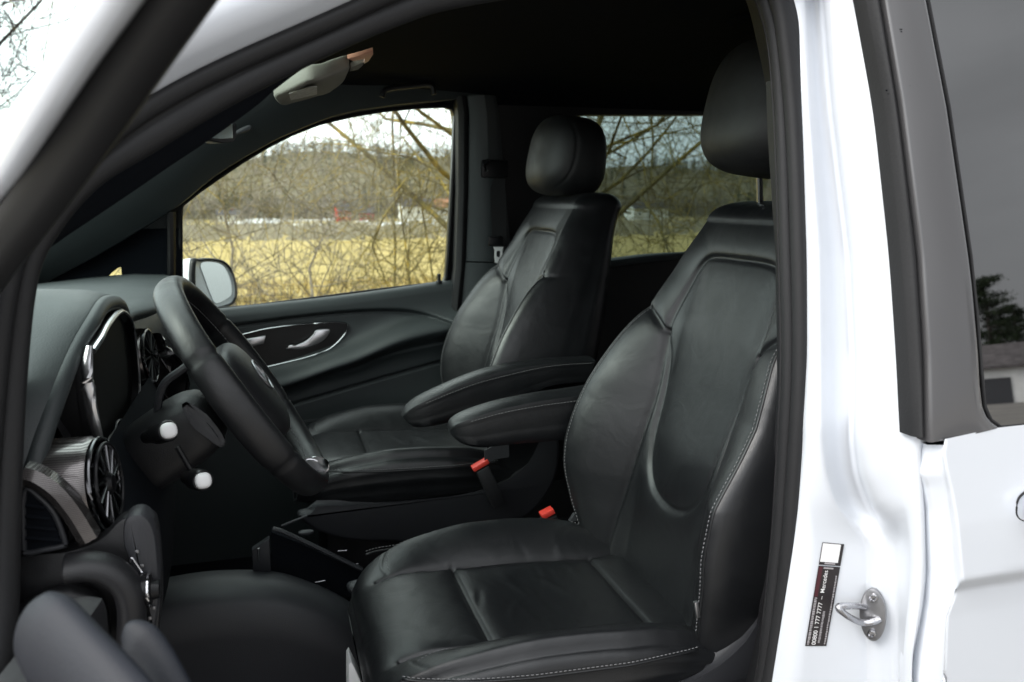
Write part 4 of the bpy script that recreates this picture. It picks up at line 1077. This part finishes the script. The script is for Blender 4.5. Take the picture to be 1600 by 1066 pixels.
for x, y in ((1365, 934), (1362, 990)):
    p = onp(x, y, .004); mk('striker_screw', *loft([[p + sn * h + (sx * math.cos(q) + sz * math.sin(q)) * r_ for q in np.linspace(0, 2 * math.pi, 18, False)] for h, r_ in ((0, .0065), (.003, .006), (.0035, .0042), (.001, .0032), (.0008, .0005))]), M['steel'], st)

# rescue sticker on the pillar
def stick(x, y, h=.0): return at(x, y, .905 - h)
stk = vpart('pillar_sticker')
# fitted plane through the pillar surface at the sticker
def pill_pt(x, y):
    o, g1, g2, s = fO(y), fG1(y), fG2(y), fS(y)
    xs = [o - 6, o, o + 4, o + .35 * (g1 - o), g1 - 6, g1 + 2, g1 * .6 + g2 * .4, g2 - 3, g2 + 8, g2 + 18]; ys_ = [.952, .942, .930, .921, .912, .909, .907, .903, .896, .888]
    return at(x, y, float(np.interp(x, xs, ys_)), KN)
def spt(u, v, h):
    """u 0..1 across, v 0..1 down the sticker; h lifts it off the paint"""
    xl, xr = 1285 - 27 * v + 0, 1319 - 28 * v
    if v <= 1: pass
    y = 847 + (1009 - 847) * v + 3 * u * (1 - v)
    p = pill_pt(xl + (xr - xl) * u, y)
    nrm = (EYE - p); nrm = Vector((-.55, -.83, 0)).normalized()
    return p + nrm * h
def spatch(g, u0, v0, u1, v1, h, m):
    nu, nv = 4, max(2, int((v1 - v0) * 30)); V, F = grid(lambda a, b: spt(u0 + (u1 - u0) * a, v0 + (v1 - v0) * b, h), nu, nv); g.add(V, F, m)
g = G()
spatch(g, 0, 0, 1, .215, .0012, 0); spatch(g, .03, .006, .86, .185, .0016, 1); spatch(g, .0, .225, 1, 1, .0012, 0)
spatch(g, .25, .19, .75, .205, .0016, 2); spatch(g, .25, .235, .7, .25, .0016, 2)
spatch(g, .03, .232, .20, .52, .0015, 3)
rnd = random.Random(8)
def scribble(u0, u1, v0, v1, m, a=.008, b=.02):
    v = v0
    while v < v1:
        ln = rnd.uniform(a, b); spatch(g, u0 + rnd.uniform(0, .01), v, u1 - rnd.uniform(0, .03), min(v1, v + ln), .0016, m); v += ln + rnd.uniform(.003, .006)
scribble(.06, .19, .53, .985, 2); scribble(.86, .95, .31, .985, 2); scribble(.56, .68, .66, .97, 2, .006, .012)
g.build('label_sheet', [M['labelblack'], M['labelwhite'], M['labelgrey'], pm('label_darkred', (.06, .012, .018), .4)], stk, smooth=False)
# lettering that reads upwards along the sticker
cu = bpy.data.curves.new('txt', 'FONT'); cu.body = '00800 1 777 7777  \u2013  Mercedes'; cu.size = 1; cu.offset = .004
to = bpy.data.objects.new('txt', cu); col.objects.link(to); bpy.context.view_layer.update()
me = bpy.data.meshes.new_from_object(to.evaluated_get(bpy.context.evaluated_depsgraph_get())); bpy.data.objects.remove(to)
xs_ = [v.co.x for v in me.vertices]; wtx = max(xs_)
for v in me.vertices:
    a = v.co.x / wtx; b = v.co.y / .72
    v.co = spt(.27 + .20 * (1 - b), .985 - .72 * a, .0019)
me.materials.append(M['labelwhite']); lt = bpy.data.objects.new('lettering', me); col.objects.link(lt); lt.parent = stk

# ================================================================== OPEN DRIVER'S DOOR
dd = vpart('driver_door')
P = smooth_path([at(x, y, Yv) for x, y, Yv in [(-95, 540, .84), (-55, 470, .79), (0, 392, .73), (68, 300, .66), (150, 180, .58), (212, 85, .53), (268, 0, .49), (330, -95, .45), (400, -210, .42)]], 6)
rings = []
for i, p in enumerate(P):
    T_ = (P[min(i + 1, len(P) - 1)] - P[max(i - 1, 0)]).normalized(); u_ = T_.cross(Vector((0, 1, 0))).normalized(); v_ = T_.cross(u_).normalized()
    if u_.x > 0: u_ = -u_            # towards the left/up side
    ww = .0185
    rings.append([p + u_ * a * ww + Vector((0, b * .02, 0)) for a, b in ((-1.0, -.4), (-.7, -.75), (-.2, -.85), (.3, -.6), (.8, -.5), (1.0, -.1), (1.0, .6), (0, .9), (-.9, .6))])
mk('window_frame', *loft(rings), M['frame'], dd, ang=50)
P2 = smooth_path([at(x, y, Yv) for x, y, Yv in [(-140, 480, .85), (-100, 410, .80), (-52, 335, .74), (10, 262, .67), (72, 160, .59), (128, 72, .54), (184, -10, .50), (250, -110, .46), (330, -220, .43)]], 6)
mk('outer_frame', *tube(P2, .0105, 14, flat=1.3), M['paint'], dd, ang=0)
P = smooth_path([at(x, y, Yv) for x, y, Yv in [(42, 968, .64), (62, 985, .63), (105, 1030, .60), (160, 1095, .56), (225, 1180, .52), (300, 1290, .48)]], 6)
mk('armrest_pull', *tube(P, [.016 + .020 * min(1, i / 9) ** .7 for i in range(len(P))], 28, flat=.45, ref=Vector((.1, 1, 0))), M['doorplastic'], dd, ang=0)
P = smooth_path([at(x, y, Yv) for x, y, Yv in [(196, 992, .68), (212, 1003, .67), (238, 1040, .65), (268, 1100, .62), (310, 1190, .58)]], 6)
mk('pocket_rim', *tube(P, [.005 + .016 * min(1, i / 8) ** .55 for i in range(len(P))], 24, flat=.5, ref=Vector((.1, 1, 0))), M['doorplastic'], dd, ang=0)
mk('inner_panel', *box(Vector((-.262, .36, .83)), (.05, 1.04, .66), Euler((0, 0, -.137)), .02), M['plastic'], dd)
hp_ = [Vector((-.34, .86, 0)), Vector((-.20, -.15, 0))]; dn_ = Vector((-.99, -.14, 0))
mk('door_shell', *box(Vector((-.33, .36, .69)), (.09, 1.02, .72), Euler((0, 0, -.137)), .03), M['paint'], dd)

# ================================================================== LAND AND SKY SIDE
def atd(x, y, dist):
    d = ray(x, y); h = math.hypot(d.x, d.y); return EYE + d * (dist / h)
def ground_z(x, y):
    r_ = y
    if y < 3.5: z = 0.0
    elif y < 60: z = -.9 * ((y - 3.5) / 56.5) ** .8 * 3.2
    else: z = -2.88 - 5.6 * min(1, (y - 60) / 240)
    if y > 420:
        t = min(1, (y - 420) / 360)
        z += (40 + 6 * math.sin(x * .006 + 1) + 4 * math.sin(x * .017) + 3 * math.sin(x * .04)) * (t * t * (3 - 2 * t))
    if y < -30: z += -.2
    return z
ys = [-400, -200, -120, -80, -50, -30, -15, -5, 0, 3.5, 5, 8, 12, 18, 26, 36, 50, 60, 80, 110, 150, 200, 260, 320, 380, 420] + [440 + 20 * k for k in range(20)] + [900, 1100]
xsg = [-900, -700, -500, -400, -300, -220, -160, -110, -70, -40, -20, -8, 0, 8, 20, 40, 70, 110] + [150 + 20 * k for k in range(40)] + [1100, 1400]
V = [(x, y, ground_z(x, y)) for x in xsg for y in ys]; nyy = len(ys)
F = [(i * nyy + j, (i + 1) * nyy + j, (i + 1) * nyy + j + 1, i * nyy + j + 1) for i in range(len(xsg) - 1) for j in range(nyy - 1)]
m, n, l, b = new_mat('field'); b.inputs['Roughness'].default_value = .95; b.inputs['Specular IOR Level'].default_value = .1
t = n.new('ShaderNodeTexCoord'); sep = n.new('ShaderNodeSeparateXYZ'); l(t.outputs['Object'], sep.inputs[0])
nz1 = n.new('ShaderNodeTexNoise'); nz1.inputs['Scale'].default_value = .35; nz1.inputs['Detail'].default_value = 10; nz1.inputs['Roughness'].default_value = .75
l(t.outputs['Object'], nz1.inputs[0])
r1 = n.new('ShaderNodeValToRGB'); r1.color_ramp.elements[0].position = .3; r1.color_ramp.elements[1].position = .72
r1.color_ramp.elements[0].color = (.27, .20, .065, 1); r1.color_ramp.elements[1].color = (.50, .385, .16, 1); l(nz1.outputs[0], r1.inputs[0])
r2 = n.new('ShaderNodeValToRGB'); r2.color_ramp.elements[0].position = .3; r2.color_ramp.elements[1].position = .7
r2.color_ramp.elements[0].color = (.10, .085, .05, 1); r2.color_ramp.elements[1].color = (.20, .17, .11, 1); l(nz1.outputs[0], r2.inputs[0])
mr = n.new('ShaderNodeMapRange'); mr.inputs[1].default_value = 395; mr.inputs[2].default_value = 425; l(sep.outputs['Y'], mr.inputs[0])
mxx = n.new('ShaderNodeMix'); mxx.data_type = 'RGBA'; l(mr.outputs[0], mxx.inputs[0]); l(r1.outputs[0], mxx.inputs[6]); l(r2.outputs[0], mxx.inputs[7])
r3 = n.new('ShaderNodeValToRGB'); r3.color_ramp.elements[0].position = .35; r3.color_ramp.elements[1].position = .65
r3.color_ramp.elements[0].color = (.13, .125, .12, 1); r3.color_ramp.elements[1].color = (.24, .225, .20, 1); l(nz1.outputs[0], r3.inputs[0])
mr2 = n.new('ShaderNodeMapRange'); mr2.inputs[1].default_value = 3.6; mr2.inputs[2].default_value = 4.2; l(sep.outputs['Y'], mr2.inputs[0])
mx2 = n.new('ShaderNodeMix'); mx2.data_type = 'RGBA'; l(mr2.outputs[0], mx2.inputs[0]); l(r3.outputs[0], mx2.inputs[6]); l(mxx.outputs[2], mx2.inputs[7])
l(mx2.outputs[2], b.inputs['Base Color'])
tag(mk('ground', V, F, m), kind='structure')
def strip_ground(name, y0, y1, x0, x1, mat, lift=.03, n_=60, label=None):
    V = []; 
    for k in range(n_ + 1):
        x = x0 + (x1 - x0) * k / n_
        for y in (y0, y1): V.append((x, y, ground_z(x, y) + lift))
    F = [(2 * k, 2 * k + 2, 2 * k + 3, 2 * k + 1) for k in range(n_)]
    return tag(mk(name, V, F, mat), kind='structure')
M['snow'] = noise_col('old_snow', (.45, .45, .45), (.80, .81, .83), .5, .8)
M['asphalt'] = noise_col('asphalt', (.05, .05, .05), (.09, .088, .085), 1.2, .9)
M['reed'] = noise_col('grey_reeds', (.26, .24, .19), (.44, .40, .31), .2, .9)
strip_ground('road', -14, -8, -60, 150, M['asphalt'], .01)
strip_ground('road', 330, 336, -250, 420, M['asphalt'], .15)

# bark with yellow lichen
M['lichen'] = noise_col('lichened_bark', (.095, .075, .045), (.45, .31, .055), 5.5, .9, 6, c3=(.20, .165, .07), lo=.38, hi=.66)
M['bark'] = noise_col('grey_brown_bark', (.075, .06, .045), (.20, .165, .12), 6, .9)
M['barkdark'] = noise_col('dark_bark', (.035, .028, .03), (.085, .07, .065), 6, .9)
M['barkpale'] = noise_col('pale_twigs', (.22, .19, .16), (.36, .32, .27), 6, .9)
def bare_tree(seed, H, r0, spread=.6, levels=5, kids=(5, 4, 4, 4, 3), droop=0.0, first=.35, up=.35, wig=.18, minr=.004, lenf=.62, lean=(0, 0)):
    rnd = random.Random(seed); T, C = G(), G()
    def branch(p, d, ln, r_, lv):
        nseg = max(3, int(5 if lv == 0 else 4 - (lv > 3))); P = [p]; D = [d]
        for k in range(nseg):
            d = (d + Vector((rnd.gauss(0, wig), rnd.gauss(0, wig), rnd.gauss(0, wig) + (up * .12 if lv else 0) - droop * .1 * lv))).normalized()
            p = p + d * (ln / nseg); P.append(p); D.append(d)
        rr = [max(minr, r_ * (1 - .62 * k / nseg)) for k in range(nseg + 1)]
        (T if lv == 0 else C).add(*tube(P, rr, 7 if lv == 0 else (5 if lv == 1 else 3), caps=(False, False)))
        if lv >= levels: return
        for k in range(kids[min(lv, len(kids) - 1)]):
            s = first + (1 - first) * (k + rnd.random()) / kids[min(lv, len(kids) - 1)] if lv == 0 else .2 + .8 * (k + rnd.random()) / kids[min(lv, len(kids) - 1)]
            i = min(nseg - 1, int(s * nseg)); q = P[i].lerp(P[i + 1], s * nseg - i)
            a = rnd.uniform(0, 2 * math.pi); ref = Vector((0, 0, 1)) if abs(D[i].z) < .9 else Vector((1, 0, 0))
            e = D[i].cross(ref).normalized(); f = D[i].cross(e)
            sd_ = (e * math.cos(a) + f * math.sin(a)); an = rnd.uniform(.6, 1.15) * (spread / .6)
            dd_ = (D[i] * math.cos(an) + sd_ * math.sin(an)).normalized()
            branch(q, dd_, ln * lenf * rnd.uniform(.65, 1.1), rr[i] * rnd.uniform(.42, .62), lv + 1)
    branch(Vector((0, 0, 0)), Vector((lean[0], lean[1], 1)).normalized(), H, r0, 0)
    return T, C
protos = {}
def plant(kind, loc, s, rz, name, label, cat, group, trunk_mat, crown_mat, cname='crown'):
    T, C = None, None
    root = empty(name, loc); root.scale = (s, s, s); root.rotation_euler.z = rz
    tag(root, label, cat, group)
    key = kind
    if key not in protos:
        T, C = KINDS[kind]()
        a = _mk('trunk', T.V, T.F, trunk_mat, root, ang=0); b_ = _mk(cname, C.V, C.F, crown_mat, root, ang=0); protos[key] = (a, b_)
    else:
        for src in protos[key]:
            o = src.copy(); col.objects.link(o); o.parent = root
            if src.name.startswith('trunk'): pass
    return root
KINDS = {
    'big': lambda: bare_tree(17, 3.9, .065, .85, 6, (8, 5, 3, 3, 2, 2), first=.3, up=.35, wig=.12, minr=.0028, lenf=.80),
    'big2': lambda: bare_tree(29, 3.6, .08, .85, 5, (6, 4, 4, 3, 2), first=.25, up=.1, wig=.14, minr=.0028, lenf=.80, droop=.3),
    'shrub': lambda: bare_tree(5, 1.5, .022, .9, 4, (8, 5, 4, 3), first=.05, up=.3, wig=.2, minr=.0028, lenf=.85),
    'shrub2': lambda: bare_tree(15, 2.0, .03, .7, 4, (8, 5, 4, 3), first=.1, up=.5, wig=.18, minr=.0035, lenf=.66),
    'sap': lambda: bare_tree(9, 4.2, .028, .55, 3, (14, 5, 4), first=.25, up=.8, wig=.07, minr=.003, lenf=.33),
    'dark': lambda: bare_tree(31, 6.5, .12, .5, 5, (12, 7, 5, 4, 3), first=.3, up=.9, wig=.07, minr=.008, lenf=.60),
}
def base_at(px, dist):
    p = atd(px, 310, dist); return Vector((p.x, p.y, ground_z(p.x, p.y)))
GT = 'bare trees behind the van'
def tree(kind, px, dist, sc_, rz, label, bark='lichen', name='bare_tree', grp=GT, cat='tree'):
    plant(kind, base_at(px, dist), sc_, rz, name, label, cat, grp, M[bark], M[bark])
tree('big', 790, 8.4, 1.0, 0.6, 'large bare tree with yellow lichen standing behind the door post')
tree('big2', 745, 12, 1.05, 0.9, 'second lichened tree close behind the door post, farther off')
tree('big', 862, 9.5, 1.0, 3.4, 'bare tree behind the passenger headrest')
tree('shrub', 300, 7.6, .85, 0, 'twiggy shrub directly behind the door mirror', 'bark', 'bare_shrub', 'bare shrubs', 'shrub')
tree('shrub', 395, 9.0, .95, 1.9, 'twiggy shrub right of the door mirror', 'bark', 'bare_shrub', 'bare shrubs', 'shrub')
tree('shrub2', 480, 12.5, 1.0, 3.0, 'pale grey shrub left of the taller red house', 'barkpale', 'bare_shrub', 'bare shrubs', 'shrub')
tree('shrub2', 355, 14, 1.25, 1.0, 'tall brown shrub at the front end of the far door window', 'bark', 'bare_shrub', 'bare shrubs', 'shrub')
tree('sap', 612, 8.2, .50, 0, 'thin bare sapling standing below the red houses')
tree('sap', 648, 7.4, .52, 1, 'thin bare sapling between two others near the rear end of the window')
tree('sap', 684, 8.6, .55, 2, 'thin bare sapling beside the rear post of the far door window')
tree('dark', -150, 21, 1.35, 0, 'dark bare tree against the white sky beside the open front door', 'barkdark')

# far side of the field
def house(px, dist, w_, d_, h, rh, wall, roofm, label, name='house', rz=0, group=None, nwin=3):
    b0 = base_at(px, dist); root = empty(name, b0); root.rotation_euler.z = rz; tag(root, label, 'house', group)
    _mk('wall', *box((0, 0, h / 2 + .0), (w_, d_, h)), wall, root, smooth=False)
    V = [(-w_ / 2, -d_ / 2, h), (w_ / 2, -d_ / 2, h), (w_ / 2, d_ / 2, h), (-w_ / 2, d_ / 2, h), (-w_ / 2, 0, h + rh), (w_ / 2, 0, h + rh)]
    _mk('gable', [V[0], V[4], V[3]], [(0, 1, 2)], wall, root, smooth=False); _mk('gable', [V[1], V[2], V[5]], [(0, 1, 2)], wall, root, smooth=False)
    ov = .5; k = rh / (d_ / 2)
    g = G()
    for s in (-1, 1):
        a = [Vector((-w_ / 2 - ov, s * (d_ / 2 + ov), h - k * ov + .02)), Vector((w_ / 2 + ov, s * (d_ / 2 + ov), h - k * ov + .02)), Vector((w_ / 2 + ov, 0, h + rh + .02)), Vector((-w_ / 2 - ov, 0, h + rh + .02))]
        g.add(*loft([a, [p + Vector((0, 0, .18)) for p in a]]))
    rf = _mk('roof', g.V, g.F, roofm, root, smooth=False)
    _mk('chimney', *box((w_ * .2, .3, h + rh + .3), (.7, .7, 1.4)), M['brick'], rf, smooth=False)
    for k in range(nwin):
        x = -w_ / 2 + w_ * (k + .5) / nwin
        f = _mk('window', *box((x, -d_ / 2 - .03, h * .55), (1.3, .12, 1.5)), M['white'], root, smooth=False)
        _mk('pane', *box((x, -d_ / 2 - .08, h * .55), (1.0, .06, 1.2)), M['piano'], f, smooth=False)
    return root
M['brick'] = noise_col('brick', (.18, .07, .05), (.26, .11, .08), 3)
M['falured'] = noise_col('red_boards', (.33, .035, .025), (.42, .055, .04), .6, .8)
M['render'] = noise_col('white_render', (.55, .55, .53), (.66, .66, .64), .8, .85)
M['roofdark'] = noise_col('dark_roof', (.06, .055, .055), (.11, .10, .10), 1.5, .8)
M['rooforange'] = noise_col('clay_roof', (.34, .15, .09), (.44, .22, .13), 1.5, .8)
house(534, 372, 5.5, 6, 5.0, 2.6, M['falured'], M['roofdark'], 'red wooden house nearest the middle of the far door window', 'red_house', .2, 'houses across the field')
house(572, 380, 6, 6, 3.8, 2.2, M['falured'], M['roofdark'], 'lower red house right of the taller red house', 'red_house', -.2, 'houses across the field')
house(650, 400, 15, 9, 6.5, 3.2, M['render'], M['roofdark'], 'white house right of the two red houses', 'white_house', .1, 'houses across the field')
house(690, 430, 14, 9, 6, 3.5, M['render'], M['rooforange'], 'pale house with an orange roof near the rear post of the window', 'pale_house', -.1, 'houses across the field')
house(355, 385, 9, 7, 3.0, 1.8, M['render'], M['roofdark'], 'long low white house behind the grey shrub', 'white_house', .05, 'houses across the field')
house(1010, 400, 18, 9, 5.5, 2.4, M['render'], M['roofdark'], 'white house seen through the dark rear window', 'white_house', .1, 'houses across the field')

# far woods: a mass nobody could count
rnd = random.Random(77)
def leafcloud(g, c, rx, rz_, n_, s, m=0):
    for _ in range(n_):
        v = Vector((rnd.gauss(0, .45), rnd.gauss(0, .45), rnd.gauss(0, .42)))
        p = Vector(c) + Vector((v.x * rx, v.y * rx, v.z * rz_)); a = Vector((rnd.gauss(0, 1), rnd.gauss(0, 1), rnd.gauss(0, 1))).normalized() * s * rnd.uniform(.5, 1.4)
        b_ = a.cross(Vector((rnd.gauss(0, 1), rnd.gauss(0, 1), rnd.gauss(0, 1)))).normalized() * s * rnd.uniform(.2, .6)
        g.add([p - a, p + b_, p + a], [(0, 1, 2)], m)
g = G()
M['woodbrown'] = noise_col('bare_wood', (.12, .105, .085), (.27, .24, .19), .12, .95)
M['woodgreen'] = noise_col('conifer_wood', (.028, .038, .022), (.06, .072, .042), .2, .95)
for k in range(2100):
    px = rnd.uniform(200, 1300); y_ = rnd.choice([rnd.uniform(405, 470), rnd.uniform(440, 760), rnd.uniform(640, 790)])
    dd_ = ray(px, 310); x_ = dd_.x / dd_.y * y_; z_ = ground_z(x_, y_)
    con = rnd.random() < (.12 if y_ < 600 else .4) + (.25 if 60 < x_ / y_ * 100 else 0)
    h = rnd.uniform(7, 14)
    if con:
        for q in range(5): leafcloud(g, (x_, y_, z_ + h * (.15 + .19 * q)), (1 - q / 5.5) * h * .26, 1.6, 12, 1.0, 1)
    else:
        g.add(*tube([(x_, y_, z_), (x_, y_, z_ + h * .7)], .22, 3, caps=(False, False)), 0); leafcloud(g, (x_, y_, z_ + h * .58), h * .38, h * .42, 42, .8, 0)
w_ = g.build('hillside_woods', [M['woodbrown'], M['woodgreen']], None, smooth=False); tag(w_, 'brown bare woods and dark conifers covering the far hillside', 'woods', kind='stuff')
# reed and brush bands in the field
g = G()
for k in range(5200):
    px = rnd.uniform(230, 1300); y_ = rnd.choice([rnd.uniform(120, 330), rnd.uniform(200, 400)]); dd_ = ray(px, 310); x_ = dd_.x / dd_.y * y_; z_ = ground_z(x_, y_)
    h = rnd.uniform(.5, 1.8); g.add([(x_ - .5, y_, z_), (x_ + .5, y_, z_), (x_ + rnd.uniform(-.6, .6), y_ + .1, z_ + h)], [(0, 1, 2)])
tag(g.build('field_brush', [M['reed']], None, smooth=False), 'low grey brush and reeds along the far edge of the field', 'brush', kind='stuff')
g = G()
for k in range(26):
    px = rnd.uniform(300, 720); y_ = rnd.uniform(300, 400); dd_ = ray(px, 310); x_ = dd_.x / dd_.y * y_; z_ = ground_z(x_, y_)
    g.add(*superbox((x_, y_, z_ + .1), (rnd.uniform(6, 22), rnd.uniform(2, 5), rnd.uniform(.8, 1.6)), 2.2, None, 14, 6))
tag(g.build('old_snow', [M['snow']], None), 'patches of old snow at the far edge of the field', 'snow', kind='stuff')
# dry grass near the van
g = G()
for k in range(26000):
    y_ = 4.3 + 30 * rnd.random() ** 2; x_ = rnd.uniform(-.30, 1.0) * (y_ + 3); z_ = ground_z(x_, y_); h = rnd.uniform(.10, .34); a = rnd.uniform(0, 3.1); w0 = .012 + y_ * .0012
    dx, dy = math.cos(a) * w0, math.sin(a) * w0
    g.add([(x_ - dx, y_ - dy, z_), (x_ + dx, y_ + dy, z_), (x_ + rnd.gauss(0, .09), y_ + rnd.gauss(0, .09), z_ + h)], [(0, 1, 2)])
M['straw'] = noise_col('straw', (.34, .25, .09), (.56, .44, .20), 1.5, .9)
tag(g.build('dry_grass', [M['straw']], None, smooth=False), 'yellow dead grass of the meadow behind the van', 'grass', kind='stuff')

# ---- what the dark glass mirrors: the other side of the road ----------------------------------
def refl(px, py, dist):
    """point at horizontal distance dist along the sight line mirrored in the sliding door's pane"""
    d = ray(px, py).normalized(); nrm = Vector((0, -1, KN)).normalized()
    p = at(px, py, .793, KN); r_ = d - 2 * d.dot(nrm) * nrm; h = math.hypot(r_.x, r_.y); return p + r_ * (dist / h)
b1 = refl(1560, 606, 74); b2 = refl(1700, 606, 74)
yaw_b = math.atan2(b2.y - b1.y, b2.x - b1.x); Lb = 46.0
bu = Vector((math.cos(yaw_b), math.sin(yaw_b), 0)); bn = Vector((-bu.y, bu.x, 0))
o_ = Vector((b1.x, b1.y, -.2)) - bu * 3.0
bld = empty('long_building', o_); bld.rotation_euler.z = yaw_b; tag(bld, 'long white single storey building mirrored in the dark side glass', 'building')
sgn = 1 if bn.dot(Vector((0, -1, 0))) > 0 else -1
_mk('wall', *box((Lb / 2, sgn * 4, 1.35), (Lb, 8, 2.9)), M['render'], bld, smooth=False)
_mk('roof', *loft([[Vector((-.6, sgn * -.6, 2.75)), Vector((Lb + .6, sgn * -.6, 2.75)), Vector((Lb + .6, sgn * 4, 4.6)), Vector((-.6, sgn * 4, 4.6))], [Vector((-.6, sgn * -.6, 2.95)), Vector((Lb + .6, sgn * -.6, 2.95)), Vector((Lb + .6, sgn * 4, 4.8)), Vector((-.6, sgn * 4, 4.8))]]), M['roofdark'], bld, smooth=False)
for k in range(7):
    if k == 0: f = _mk('garage_door', *box((2.2, sgn * -.05, 1.0), (3.4, .14, 2.0)), M['plasticgrey'], bld, smooth=False); continue
    f = _mk('window', *box((3.6 + k * 3.3, sgn * -.05, 1.6), (2.0, .14, 1.1)), M['white'], bld, smooth=False)
    for q in (-.62, 0, .62): _mk('pane', *box((3.6 + k * 3.3 + q, sgn * -.10, 1.6), (.5, .10, .9)), M['piano'], f, smooth=False)
M['needle'] = noise_col('pine_needles', (.010, .018, .009), (.03, .042, .02), 2, .9)
def pine(seed, H):
    rn = random.Random(seed); T, C = G(), G()
    T.add(*tube([(0, 0, 0), (.1, .05, H * .5), (0, .1, H)], [.32, .22, .05], 8))
    for k in range(46):
        z = H * (.28 + .70 * (k / 46) ** .9); L_ = H * .26 * (1 - (k / 50) ** 2 * .8) * rn.uniform(.6, 1.15); a = rn.uniform(0, 6.28)
        d = Vector((math.cos(a), math.sin(a), rn.uniform(-.08, .3))); e = Vector((0, 0, z)) + d * L_
        T.add(*tube([(0, 0, z), Vector((0, 0, z)) + d * L_ * .5 + Vector((0, 0, -.1)), e], [.08, .05, .02], 4))
        for q in range(7):
            c_0 = Vector((0, 0, z)) + d * L_ * (.35 + .65 * q / 6) + Vector((rn.gauss(0, .2), rn.gauss(0, .2), .1))
            for _ in range(34):
                p = c_0 + Vector((rn.gauss(0, .42), rn.gauss(0, .42), rn.gauss(0, .16))); u1 = Vector((rn.gauss(0, 1), rn.gauss(0, 1), rn.gauss(0, .6))).normalized() * .22; u2 = u1.cross(Vector((rn.gauss(0, 1), rn.gauss(0, 1), 1))).normalized() * .07
                C.add([p - u1, p + u2, p + u1], [(0, 1, 2)])
    return T, C
KINDS['pine'] = lambda: pine(4, 12.5)
PB = 'pines behind the long building'
for (px_, dist, s, rz, lab) in ((1556, 96, 1.0, 0, 'tall dark pine mirrored in the side glass above the garage door'), (1600, 104, .8, 2, 'shorter dark pine mirrored right of the tall one'), (1650, 100, .75, 4, 'dark pine mirrored above the middle of the long roof')):
    p = refl(px_, 600, dist); plant('pine', Vector((p.x, p.y, -.2)), s, rz, 'pine_tree', lab, 'pine', PB, M['barkdark'], M['needle'])
p0 = refl(1500, 640, 22); p1 = refl(1750, 640, 22)
g = G()
for k in range(10):
    q = rnd.random(); c0 = p0.lerp(p1, q); g.add(*superbox((c0.x, c0.y + rnd.uniform(-2, 2), -.02), (rnd.uniform(1.5, 5), rnd.uniform(.5, 1.2), .25), 2.2, None, 14, 6))
tag(g.build('roadside_snow', [M['snow']], None), 'thin bank of old snow along the road', 'snow', kind='stuff')
